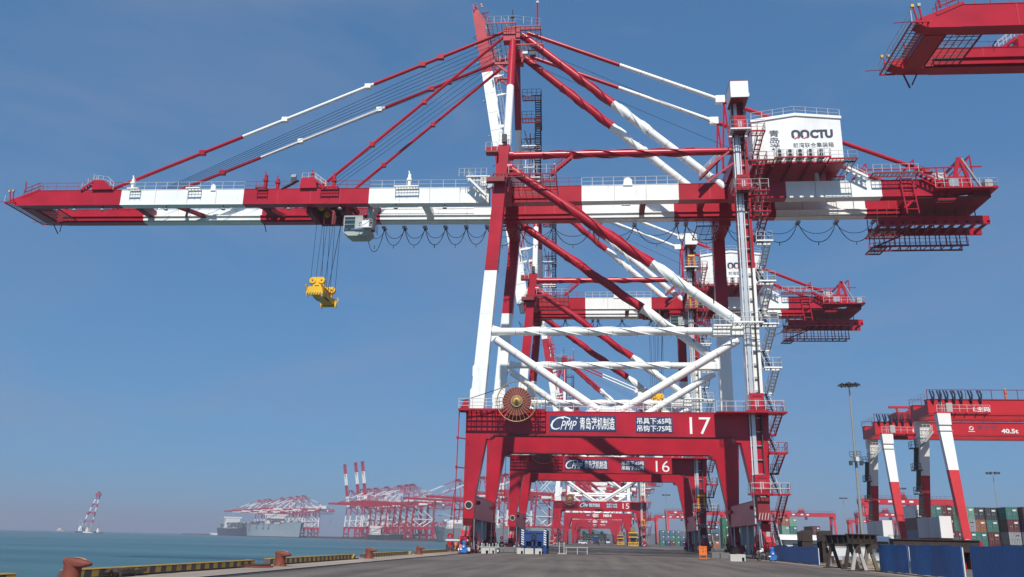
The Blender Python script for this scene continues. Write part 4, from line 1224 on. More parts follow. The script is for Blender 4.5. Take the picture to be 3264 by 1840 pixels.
for (a0, a1, y0), (c0, c1, y1) in zip(((-17.0, -12.6, -60), (-17.1, -13.4, 46), (-18.0, -13.95, 130)), ((-17.1, -13.4, 46), (-18.0, -13.95, 130), (-18.0, -14.0, 820))):
    b.add([(a0, y0, .004), (a1, y0, .004), (c1, y1, .004), (c0, y1, .004)], [(0, 1, 2, 3)], 'coping')
struct(b, 'quay_coping')
b = MB()
b.add([(16.9, -60, .004), (19.6, -60, .004), (19.6, 820, .004), (16.9, 820, .004)], [(0, 1, 2, 3)], 'dirt_strip')
struct(b, 'rail_bed')
b = MB()
for x in (-13.5, 18.0):
    b.box(x - .30, x - .09, -60, 825, -.02, .012, 'dark'); b.box(x + .09, x + .30, -60, 825, -.02, .012, 'dark')
    b.box(x - .075, x + .075, -60, 825, -.02, .035, 'rust')
b.box(-16.05, -15.97, 26, 41, .0, .07, 'rust'); b.box(-16.05, -15.97, 44.5, 60, .0, .07, 'rust')
b.box(-13.28, -13.12, -60, 46, -.02, .010, 'black')
struct(b, 'crane_rail')
b = MB()                                     # worn slab joints and the dark groove beside the landward rail
for i in range(14):
    y = 62 + i * 27
    b.box(-12.8, 16.8, y, y + .10, -.01, .003, 'joint')
b.box(-6.2, -6.1, 30, 700, -.01, .0035, 'joint'); b.box(9.0, 9.06, 20, 700, -.01, .0035, 'joint')
b.box(15.2, 15.32, -20, 820, -.01, .006, 'black')
struct(b, 'road_joint')
rs = random.Random(21)
b = MB()                                     # oil drips and tyre-scrubbed patches
for i in range(26):
    cx, cy, R0 = rs.uniform(-11, 14), rs.uniform(34, 105), rs.uniform(.15, .8)
    n = 14
    b.add([(cx + R0 * (1 + .35 * math.sin(k * 2.4 + i)) * math.cos(2 * math.pi * k / n), cy + 3.2 * R0 * (1 + .3 * math.cos(k * 1.7 + i)) * math.sin(2 * math.pi * k / n), .004) for k in range(n)], [tuple(range(n))], 'joint')
struct(b, 'road_stain')
b = MB()
for i in range(22):
    cx, cy, a, L = rs.uniform(-11, 14), rs.uniform(36, 110), rs.uniform(.6, 2.5), rs.uniform(1.5, 9)
    d = Vector((math.cos(a), math.sin(a), 0)) * L; w = Vector((-d.y, d.x, 0)).normalized() * rs.uniform(.015, .04); c = Vector((cx, cy, .007))
    b.add([c - w, c + d - w, c + d + w, c + w], [(0, 1, 2, 3)], 'scuff')
struct(b, 'road_scuff')


def hill(name, x0, x1, y, hs, depth=500):
    b = MB()
    n = len(hs)
    for k, (a, c) in enumerate(zip(hs, hs[1:])): pass
    vs, fs = [], []
    N = 48
    for i in range(N + 1):
        t = i / N * (n - 1); j = min(int(t), n - 2); u = t - j
        h = hs[j] + (hs[j + 1] - hs[j]) * (3 * u * u - 2 * u ** 3) + 2.2 * math.sin(i * 1.7) + 1.4 * math.sin(i * 3.1 + y)
        x = x0 + (x1 - x0) * i / N
        for q in range(9):
            s = q / 8
            vs.append((x + 25 * math.sin(q + i * .6), y + depth * s, max(-3, h * math.sin(math.pi * s) * (1 + .12 * math.sin(i * 2.3 + q)))))
    for i in range(N):
        for q in range(8):
            a = i * 9 + q
            fs.append((a, a + 9, a + 10, a + 1))
    b.add(vs, fs, 'hill', True)
    return struct(b, name)


hill('hills', -300, 900, 2500, [0, 12, 38, 22, 30, 42, 26, 34, 8, 0])
hill('hills', 500, 1900, 2300, [0, 10, 26, 14, 22, 44, 30, 16, 34, 18, 0])

# ------------------------------------------------------------------ quay edge: bollards, kerbs
def make_bollard():
    r = empty('bollard', (0, 0, 0))
    b = MB()
    b.lathe((0, 0, 0), [(.34, 0), (.34, .04), (.265, .07), (.25, .25), (.25, .5), (.262, .64), (.24, .70), (.1, .715)], 'bollard', 18)
    b.build('post', r)
    b = MB()                                 # the hooked head leans inland over the post
    secs = [(-.25, .14, .56, .70), (-.2, .21, .52, .725), (0, .265, .45, .73), (.2, .25, .43, .71), (.38, .2, .46, .65), (.5, .13, .49, .60), (.54, .06, .52, .57)]
    vs = []
    for x, w, z0, z1 in secs:
        zm, hh = (z0 + z1) / 2, (z1 - z0) / 2
        for i in range(12):
            t = 2 * math.pi * i / 12; c, s = math.cos(t), math.sin(t)
            vs.append((x, w * math.copysign(abs(c) ** .7, c), zm + hh * math.copysign(abs(s) ** .7, s)))
    fs = [(j * 12 + i, (j + 1) * 12 + i, (j + 1) * 12 + (i + 1) % 12, j * 12 + (i + 1) % 12) for j in range(6) for i in range(12)]
    fs += [tuple(range(12)), tuple(reversed(range(72, 84)))]
    b.add(vs, fs, 'bollard', True)
    b.build('head', r)
    b = MB()
    b.add([(.0, -.12, .736), (.2, -.12, .718), (.37, -.07, .662), (.39, .05, .654), (.24, .11, .708), (.04, .09, .736)], [(0, 1, 2, 3, 4, 5)], 'bollard_worn')
    b.build('worn_patch', r)
    b = MB()
    for i in range(6): b.lathe((.29 * math.cos(i * 1.047), .29 * math.sin(i * 1.047), .05), [(.035, 0), (.03, .05)], 'rust', 6)
    b.build('anchor_bolt', r)
    return r


index_children()
bol = make_bollard()
index_children()
spots = [(-15.05, 24.8), (-15.35, 42.9), (-15.75, 61.9), (-16.0, 81.2), (-16.5, 102.6), (-16.6, 122), (-16.7, 142)]
blab = ['rusty red hooked bollard nearest the camera, largest at the lower left', 'rusty red hooked bollard beside the loose brown disc on the coping',
        'third rusty hooked bollard along the quay, behind the grey capped kerb end', 'fourth small rusty hooked bollard along the quay edge',
        'small rusty bollard right in front of the seaward wheels of crane 17', 'rusty bollard beyond the seaward wheels of crane 17', 'farthest rusty bollard beside crane 16']
for i, (x, y) in enumerate(spots):
    o = bol if i == 0 else copy_tree(bol)
    o.location = (x, y, .004); o.rotation_euler = (0, 0, [.06, -.1, .05, -.05, .1, 0, 0][i])
    tag(o, blab[i], 'bollard', 'bollards along the quay edge')


def kerb(y0, y1, lab, grey_end=False, X=-16.55):
    x0, x1, h = X - .4, X, .27
    b = MB(); n = max(2, round((y1 - y0) / .42)); st = (y1 - y0) / n
    for i in range(n):
        m = 'kerb_yellow' if i % 2 else 'kerb_dark'
        a, c = y0 + i * st, y0 + (i + 1) * st
        if grey_end and i > n - 3: m = 'grey_block'
        sk = .16
        b.hexa([(x0, a, 0), (x1, a, 0), (x1, c, 0), (x0, c, 0), (x0, a + sk, h), (x1 - .07, a + sk, h), (x1 - .07, c + sk, h), (x0, c + sk, h)], m)
    b.prism([(x0 - .01, h), (x1 - .06, h), (x1 - .08, h + .025), (x0 - .01, h + .025)], y0 + .16, y1 + .16, 'kerb_yellow', 'xz')
    tag(b.build('striped_kerb', None, (0, 0, .004)), lab, 'kerb', 'yellow and black striped kerbs along the quay edge')


kerb(12.0, 23.8, 'yellow and black kerb end in the bottom left corner of the photo', False, -16.1)
kerb(26.6, 41.9, 'long worn yellow and black striped kerb to the right of the nearest bollard', False, -16.25)
kerb(44.8, 61.4, 'yellow and brown striped kerb with a grey block at its far end', True)
kerb(63.9, 79.3, 'striped kerb between the third and fourth bollards')
kerb(83.2, 101.3, 'short dirty striped kerb just in front of crane 17')
kerb(105, 121, 'striped kerb beside the seaward wheels of crane 17')
for i, (y, lab) in enumerate(((41.7, 'small yellow wedge block left of the second bollard'), (60.6, 'small pale yellow wedge left of the third bollard'), (79.9, 'small pale yellow wedge left of the fourth bollard'))):
    b = MB(); b.prism([(-.3, 0), (.35, 0), (.32, .3), (.27, .3)], -.14, .14, 'kerb_yellow', 'yz')
    tag(b.build('wedge_block', None, (-16.6, y, .004)), lab, 'wedge', 'yellow wedges at the kerb ends')
b = MB(); b.lathe((0, 0, 0), [(.95, 0), (.97, .05), (.9, .07), (.2, .06)], 'bollard', 24); b.ring((.2, .1, .1), .6, .03, 'rust', 'z')
tag(b.build('mooring_plate', None, (-16.0, 41.0, .005)), 'flat round rusty plate lying left of the second bollard', 'plate')
b = MB()
for i in range(7): b.bar((random.uniform(-.2, .2), -.9 + i * .28, .1), (random.uniform(-.15, .3), -.7 + i * .3, .22), .16, .14, 'rust')
b.lathe((0, 0, .1), [(.18, -.4), (.2, .4)], 'rust', 8, 'y')
tag(b.build('scrap_iron', None, (-16.0, 29.4, .01)), 'lump of rusty scrap iron lying against the long striped kerb', 'scrap')

# ------------------------------------------------------------------ the cranes
c17 = build_sts()
tag(c17, 'nearest red and white ship to shore crane, numbered 17, boom lowered over the water', 'crane', 'quay cranes along our quay')
index_children()
BASEKIDS = None
c16 = copy_tree(c17, None, ('fore_stay', 'inner_stay', 'hoist_rope', 'boom_cable'))
c16.location = (2.2, 106.3 + 53.1, 0)
tag(c16, 'second quay crane, numbered 16, seen through crane 17, boom raised steeply', 'crane', 'quay cranes along our quay')
c18 = copy_tree(c17)
c18.location = (2.2 + 107.0, 70.4, 0)
tag(c18, 'red crane whose boom tip with open gratings enters at the upper right', 'crane', 'quay cranes along our quay')
index_children()
c15 = copy_tree(c16)
c15.location = (2.2, 106.3 + 223.3, 0)
tag(c15, 'third quay crane, numbered 15, framed under the portal of crane 16', 'crane', 'quay cranes along our quay')
crane_number(c17, '17'); crane_number(c16, '16'); crane_number(c15, '15'); crane_number(c18, '18')
bpy.context.view_layer.update()
for o, dx in ((c16, 47.0), (c15, 30.0)):
    raise_boom(o)
    for ch in bpy.data.objects:
        if ch.parent == o and ch.name.startswith('trolley'): ch.location.x += dx


def lift_cab(parent, z):
    b = MB(OC)
    b.box(17.2, 18.3, -1.75, -.6, z, z + 2.1, 'dark_red')
    b.box(17.15, 18.35, -1.8, -.55, z + 1.95, z + 2.25, 'yellow')
    for s, x in ((-1, 17.15), (1, 18.1)):
        for i in range(6): b.hexa([(x, -1.78, z + i * .3), (x + .25, -1.78, z + i * .3 + .1 * s), (x + .25, -1.75, z + i * .3 + .1 * s), (x, -1.75, z + i * .3), (x, -1.78, z + i * .3 + .16), (x + .25, -1.78, z + i * .3 + .16 + .1 * s), (x + .25, -1.75, z + i * .3 + .16 + .1 * s), (x, -1.75, z + i * .3 + .16)], 'yellow')
    b.build('lift_cab', parent)


lift_cab(c16, 48.7); lift_cab(c16, 41.2); lift_cab(c16, 7.0); lift_cab(c15, 7.0); lift_cab(c15, 15.6)


# ------------------------------------------------------------------ spreaders on their ropes
def make_spreader(drop):
    """Yellow container spreader, long axis along the quay; origin at the middle of its underside."""
    r = empty('spreader', (0, 0, 0))
    Y = 'yellow'
    b = MB()
    b.box(-.55, .55, -2.9, 2.9, .2, 1.0, Y)
    b.box(-.48, .48, -2.4, 2.4, 1.0, 1.75, Y)
    for x in (-.75, .55): b.box(x, x + .22, -2.8, 2.8, .3, .95, Y)
    b.box(-.9, .9, -.9, .9, .3, .9, Y)
    for i in range(7): b.box(-.55, .55, -2.2 + i * .7, -2.0 + i * .7, .25, .35, 'dark')
    b.build('main_frame', r)
    for s in (-1, 1):
        b = MB()
        b.prism([(-1.05, .05), (1.05, .05), (1.12, .4), (.85, 1.15), (-.85, 1.15), (-1.12, .4)], s * 3.0 - .18, s * 3.0 + .18, Y)
        for i in range(6): b.bar((-.95 + i * .33, s * 3.0 - .2, .1), (-.8 + i * .33, s * 3.0 - .2, .32), .09, .03, 'dark', (0, 1, 0))
        for x in (-.98, .98): b.box(x - .1, x + .1, s * 3.0 - .12, s * 3.0 + .12, -.2, .05, 'steel')
        b.build('end_beam', r)
        for x in (-1, 1):
            b = MB(); b.bar((x * 1.02, s * 3.05, .5), (x * 1.2, s * 3.25, 1.15), .22, .1, Y); b.bar((x * 1.2, s * 3.25, 1.15), (x * 1.05, s * 3.3, 1.4), .18, .1, Y)
            b.build('flipper', r)
        b = MB()                             # headblock plate with two sheaves
        y = s * 2.3
        b.prism([(-.62, .95), (-.55, 1.55), (-.95, 1.75), (-1.0, 2.3), (-.75, 2.62), (.75, 2.62), (1.0, 2.3), (.95, 1.75), (.55, 1.55), (.62, .95)], y - .15, y + .15, Y)
        b.box(-.28, .28, y - .17, y + .17, 1.05, 1.5, 'dark')
        for x in (-.6, .6): b.lathe((x, y, 2.15), [(.42, -.28), (.36, -.06), (.36, .06), (.42, .28)], 'yellow', 16, 'y'); b.lathe((x, y, 2.15), [(.1, -.32), (.1, .32)], 'dark', 10, 'y')
        b.build('headblock', r)
    b = MB()
    for y in (-1.2, -.2, .8, 1.5): b.box(-.5, .5, y, y + .5, .9, 1.3 + .3 * (y > 0), 'yellow' if y < 0 else 'dark')
    b.rail([(-.8, -2.0, .9), (-.8, 2.0, .9)], 'yellow', .9, .9, .04); b.rail([(.8, -2.0, .9), (.8, 2.0, .9)], 'yellow', .9, .9, .04)
    b.build('hydraulic_unit', r)
    b = MB()
    for x in (-.95, -.28, .28, .95):
        for y in (-2.3, 2.3): b.tube((x, y, 2.3), (x * 1.25 + .1, y * .6, drop), .028, 'cable', 4, caps=False)
    b.tube((.5, .5, 1.2), (1.6, .8, drop - .5), .04, 'cable', 4, caps=False)
    b.build('hoist_rope', r)
    return r


sp = make_spreader(12.6)
sp.location = (-35.55, 106.0, 31.2)
tag(sp, 'yellow container spreader hanging on wire ropes under the boom of crane 17', 'spreader')
sp = make_spreader(18.6)
sp.location = (12.0, 106.0 + 53.1, 25.0)
tag(sp, 'yellow spreader hanging under crane 16, behind the white braces', 'spreader')

# ------------------------------------------------------------------ cranes farther off
farlab = {}
first = {}


def far_sts(x, y, rz, raised, scheme, label, group):
    k = (raised, scheme)
    if k not in first:
        first[k] = build_far_sts(raised, scheme); o = first[k]; index_children()
    else:
        o = copy_tree(first[k])
    o.location = (x, y, 0); o.rotation_euler = (0, 0, rz)
    return tag(o, label, 'crane', group)


nn = ['N014', 'N013', 'N012', 'N011', 'N010']
ords = ['fourth', 'fifth', 'sixth', 'seventh', 'eighth']
for i, y in enumerate((447, 585, 672, 735, 790)):
    o = far_sts(2.2, y + 10.8, 0, True, 1, '%s quay crane along our quay, its red portal nested %s' % (ords[i], ['inside that of crane 15', 'inside the fourth portal', 'inside the fifth portal', 'inside the sixth portal', 'innermost of all'][i]), 'quay cranes along our quay')
    b = MB(OC); b.box(-3.5, -1.3, -.06, -.02, 13.6, 14.6, 'navy'); pl = b.build('sign_board', o)
    text_mesh('QPMC', -3.3, -1.5, 13.8, 14.4, -.07, 'letter', 'lettering', pl, OC, .03)
    text_mesh('G51', -.2, 2.6, 13.2, 14.9, -.03, 'letter', 'lettering', o, OC, .05)
    text_mesh(nn[i], 5.2, 9.2, 13.3, 14.8, -.03, 'letter', 'lettering', o, OC, .05)
TH = math.radians(35.9)
rows = [(-18, 0, 'crane at the near end of the lowered group across the basin, with the tallest apex'), (0, 0, 'crane just behind the tallest of the lowered group across the basin'), (24, 0, 'third lowered crane across the basin, its apex left of the two tallest'),
        (70, 0, 'lowered crane across the basin in the middle of the red group'), (110, 0, 'lowered crane across the basin beside the raised booms'),
        (137, 1, 'crane across the basin with raised boom, rightmost of the three upright booms'), (165, 1, 'crane across the basin with raised striped boom, middle of the three upright booms'), (212, 1, 'crane across the basin with raised striped boom, leftmost of the three upright booms'),
        (450, 0, 'tallest looking crane of the hazy group above the container ships'), (485, 0, 'crane second from the right in the hazy group above the container ships'), (530, 0, 'crane in the middle of the hazy group above the pale ship'),
        (585, 0, 'hazy crane behind the pale ship, left of the group middle'), (670, 0, 'hazy crane rising over the dark hulled ship'), (700, 0, 'second hazy crane over the dark hulled ship'), (748, 0, 'farthest hazy crane, its boom tip leftmost over the sea'),
        (-150, 0, 'crane across the basin mostly hidden behind the seaward leg of crane 17'), (-212, 0, 'crane seen between the seaward legs of cranes 17 and 16'), (-262, 1, 'crane behind the seaward leg of crane 16'), (-318, 0, 'crane seen under the portal of crane 16, left of crane 15'), (-372, 0, 'crane at the corner of the basin behind crane 15')]
for t, rs, lab in rows:
    p = Q0 + Q2 * t + QN * 19.5
    far_sts(p.x, p.y, TH, bool(rs), 1 if rs or t > 400 else 0, lab, 'quay cranes across the basin')


# ------------------------------------------------------------------ ships
def hull(mb, L, B, D, top, low, flare=1.0, draught=1.0, boot=1.2):
    """Bow towards +y; deck height D above the water with a raised forecastle; a boot stripe at the waterline."""
    st = [(-.5, .80, .62), (-.42, .97, .85), (-.2, 1, 1), (.15, 1, 1), (.3, .93, .82), (.4, .72, .5), (.46, .42, .2), (.5, .06, .0)]
    rows = []
    for t, wd, ww in st:
        y = t * L; dk = D * (1 + (.16 if t > .33 else 0) + (.05 if t < -.45 else 0))
        yb = y + (0.03 * L if t > .45 else 0)
        rows.append([(B / 2 * ww * .96, y, -draught), (B / 2 * (ww + (wd - ww) * .1), y, boot), (B / 2 * (ww + (wd - ww) * .45), (y + yb) / 2, D * .55), (B / 2 * wd, yb, dk)])
    n = len(rows)
    for k, m in ((0, low), (1, top), (2, top)):
        for s in (1, -1):
            vs = [(s * p[0], p[1], p[2]) for r in rows for p in (r[k], r[k + 1])]
            mb.add(vs, [(2 * i, 2 * i + 2, 2 * i + 3, 2 * i + 1) if s > 0 else (2 * i, 2 * i + 1, 2 * i + 3, 2 * i + 2) for i in range(n - 1)], m, True)
    vs = [(s * r[3][0], r[3][1], r[3][2] - .4) for r in rows for s in (1, -1)]
    mb.add(vs, [(2 * i, 2 * i + 2, 2 * i + 3, 2 * i + 1) for i in range(n - 1)], 'dark_red')
    r = rows[0]
    mb.add([(p[0], p[1], p[2]) for p in r] + [(-p[0], p[1], p[2]) for p in r], [(0, 1, 5, 4), (1, 2, 6, 5), (2, 3, 7, 6)], top)


def ship(label, pos, rz, L, B, D, top, low, house_y, house_h, cont=None, cranes=0, extra=None):
    r = empty('cargo_ship', (pos[0], pos[1], WL), rz)
    b = MB(); hull(b, L, B, D, top, low); b.build('hull', r)
    b = MB()
    hw = B * .42
    b.box(-hw, hw, house_y * L - L * .022, house_y * L + L * .022, D - .4, D + house_h, 'house_white')
    b.box(-B * .52, B * .52, house_y * L + L * .01, house_y * L + L * .024, D + house_h, D + house_h + 2.6, 'house_white')
    b.box(-B * .2, B * .2, house_y * L - L * .04, house_y * L - L * .022, D - .4, D + house_h * .8, 'ship_grey')
    hs = b.build('superstructure', r)
    b = MB()
    for i in range(max(1, int(house_h / 3))):
        for k in range(7):
            x = -hw * .85 + k * hw * .283
            for y in (house_y * L - L * .0222, house_y * L + L * .0222): b.box(x - .4, x + .4, y - .05, y + .05, D + 1.2 + i * 3, D + 2.1 + i * 3, 'glass')
        for k in range(4): b.box(-hw - .05, hw + .05, house_y * L - L * .016 + k * L * .009, house_y * L - L * .012 + k * L * .009, D + 1.2 + i * 3, D + 2.1 + i * 3, 'glass')
    b.build('window', hs)
    b = MB()
    b.tube((0, house_y * L, D + house_h + 2), (0, house_y * L, D + house_h + 11), .35, 'ship_pale', 6); b.bar((-3, house_y * L, D + house_h + 8), (3, house_y * L, D + house_h + 8), .3, .3, 'ship_pale')
    b.tube((0, L * .44, D), (0, L * .44, D + 12), .35, 'ship_pale', 6)
    b.build('mast', r)
    b = MB()
    b.rail([(B * .47, -L * .4, D), (B * .48, L * .3, D)], 'ship_pale', 1.2, L / 40, .09); b.rail([(-B * .47, -L * .4, D), (-B * .48, L * .3, D)], 'ship_pale', 1.2, L / 40, .09)
    b.build('deck_rail', r)
    if cont:
        keys = list(CONT_RGB)
        for y0, y1, tiers in cont:
            b = MB(); y = y0 * L
            while y < y1 * L:
                for k in range(int(B * .86 / 2.5)):
                    h = tiers + random.choice((-1, 0, 0, 0))
                    for z in range(max(1, h)):
                        if k in (0, int(B * .86 / 2.5) - 1) or z >= h - 2:
                            x = -B * .43 + k * 2.5
                            b.box(x, x + 2.44, y, y + 12.1, D + 1 + z * 2.6, D + 3.55 + z * 2.6, 'cont_' + random.choice(keys))
                y += 13
            tag(b.build('container_stack', r), kind='stuff')
    for i in range(cranes):
        b = MB(); y = -.1 * L + i * .2 * L
        b.tube((0, y, D), (0, y, D + 13), .9, 'ship_pale', 8); b.bar((0, y, D + 12), (0, y + .16 * L, D + 17), 1.0, 1.0, 'ship_pale'); b.box(-1.5, 1.5, y - 1.5, y + 1.5, D + 10, D + 13, 'ship_pale')
        b.build('deck_crane', r)
    if extra: extra(r, L, B, D)
    return tag(r, label, 'ship', 'ships moored across the basin')


SRZ = TH                                      # bow away along the second quay; + pi turns it towards the camera
p = Q0 + Q2 * 500 - QN * 24
ship('large pale grey container ship moored under the hazy cranes, bow towards the right', p, SRZ + math.pi, 290, 40, 21, 'ship_pale', 'ship_dark', -.02, 16, [(-.40, -.07, 2), (.06, .2, 2)])
p = Q0 + Q2 * 790 - QN * 22
ship('dark hulled container ship with white wheelhouse, leftmost of the moored ships', p, SRZ + math.pi, 240, 36, 15, 'ship_dark', 'ship_dark', -.2, 21, [(-.12, .38, 4), (-.42, -.26, 3)])
p = Q0 + Q2 * 20 - QN * 11
ship('small dark green coaster with white stern house below the lowered cranes', p, SRZ + math.pi, 105, 17, 6.5, 'ship_green', 'antifoul', -.36, 9)


def grey_marks(r, L, B, D):
    text_mesh('PC 777', -L * .41, -L * .33, D * .62, D * .78, -B / 2 * .93 - .2, 'letter_navy', 'lettering', r, (0, 0, 0), .02, face='-x')
    text_mesh('0', -6, 2, D * .3, D * .75, -B / 2 - .25, 'faded_blue', 'lettering', r, (0, 0, 0), .02, face='-x')
    b = MB()
    for i in range(9): b.lathe((-B * .2 + (i % 3) * B * .2, -L * .3 + i * 9, D + 1.5), [(3, -1.8), (3.2, 0), (2.2, 1.8)], 'ship_grey', 10)
    b.build('deck_gear', r)


p = Q0 + Q2 * -262 - QN * 17
ship('big grey cargo ship, bow left of crane 17, hull seen through its legs', p, SRZ, 225, 30, 14.5, 'ship_grey', 'ship_grey', .28, 7, None, 3, grey_marks)


def small_boat(name, label, x, y, L, m, cat='boat', rz=1.2, h=1.0):
    r = empty(name, (x, y, WL), rz)
    b = MB(); hull(b, L, L * .28, L * .1, m, 'ship_dark', draught=.5, boot=.5); b.build('hull', r)
    b = MB(); b.box(-L * .09, L * .09, -L * .05, L * .14, L * .08, L * .24 * h, 'house_white'); b.box(-L * .07, L * .07, .0, L * .1, L * .24 * h, L * .34 * h, 'house_white'); b.build('wheelhouse', r)
    b = MB(); b.tube((0, 0, L * .3 * h), (0, 0, L * .6 * h), L * .012, 'red', 6); b.lathe((0, -L * .1, L * .1), [(L * .04, 0), (L * .04, L * .2 * h)], 'yellow', 8); b.build('mast', r)
    return tag(r, label, cat, 'small craft on the bay')


small_boat('tug_boat', 'white and yellow tug close to the right of the floating crane', -860, 1445, 22, 'house_white', 'tug', 1.4, 1.3)
small_boat('tug_boat', 'small tug with a red mast, right of the floating crane and its companion', -842, 1446, 17, 'ship_dark', 'tug', 1.7, 1.5)
small_boat('work_boat', 'small pale boat, leftmost of the three left of the moored ships', -900, 2080, 32, 'ship_pale', 'boat', 1.5, .5)
small_boat('work_boat', 'long white boat, middle of the three left of the moored ships', -868, 2010, 48, 'house_white', 'boat', 1.9, .45)
small_boat('work_boat', 'white boat nearest the bow of the dark hulled ship', -845, 2000, 30, 'house_white', 'boat', 1.3, .45)
small_boat('work_boat', 'faint hazy ship on the horizon left of the floating crane', -1650, 2620, 46, 'ship_pale', 'boat', 1.2, .7)
# floating sheerleg crane
fr = empty('floating_crane', (-905, 1518, WL), .25)
b = MB(); b.prism([(-16, -1), (16, -1), (17, 3), (-17, 3)], -10, 10, 'ship_dark'); b.build('barge', fr)
for x0, x1, y in ((-7, 9.0, -5), (3, 12.0, 5)):
    b = MB()
    q0, q1 = Vector((x0 - 4 if x0 < 0 else x0 + 1, y, 3)), Vector((x1, y * .3, 66))
    for i in range(9):
        b.tube(q0 + (q1 - q0) * (i / 9), q0 + (q1 - q0) * ((i + 1) / 9), 1.25 if i else .9, ['ship_pale', 'ship_pale', 'red', 'white', 'red', 'white', 'red', 'white', 'red'][i], 8)
    b.build('sheer_leg', fr)
b = MB()
for t in (.28, .52, .74): b.bar((-11 + 20 * t, -5 + 3.5 * t, 3 + 63 * t), (4 + 8 * t, 5 - 3.5 * t, 3 + 63 * t), 1.1, 1.1, 'red')
b.box(-6, 8, -2.5, 2.5, 34, 35.5, 'red'); b.box(6, 14, -3.5, 3.5, 65, 70, 'red_b'); b.box(9, 12, -2, 2, 70, 73, 'dark_red')
b.build('cross_head', fr)
b = MB()
b.box(-14, -8, -5, 5, 3, 9, 'house_white'); b.box(-13, -10, -3, 3, 9, 12, 'house_white'); b.tube((-15, 0, 3), (-14.5, 0, 24), .5, 'ship_pale', 6); b.tube((-6, 3, 3), (-5, 3, 20), .6, 'ship_pale', 6)
b.bar((-14.5, 0, 24), (-6, 2, 14), .5, .5, 'ship_pale'); b.build('deckhouse', fr)
tag(fr, 'floating sheerleg crane with leaning red and white striped legs out on the bay', 'floating crane')

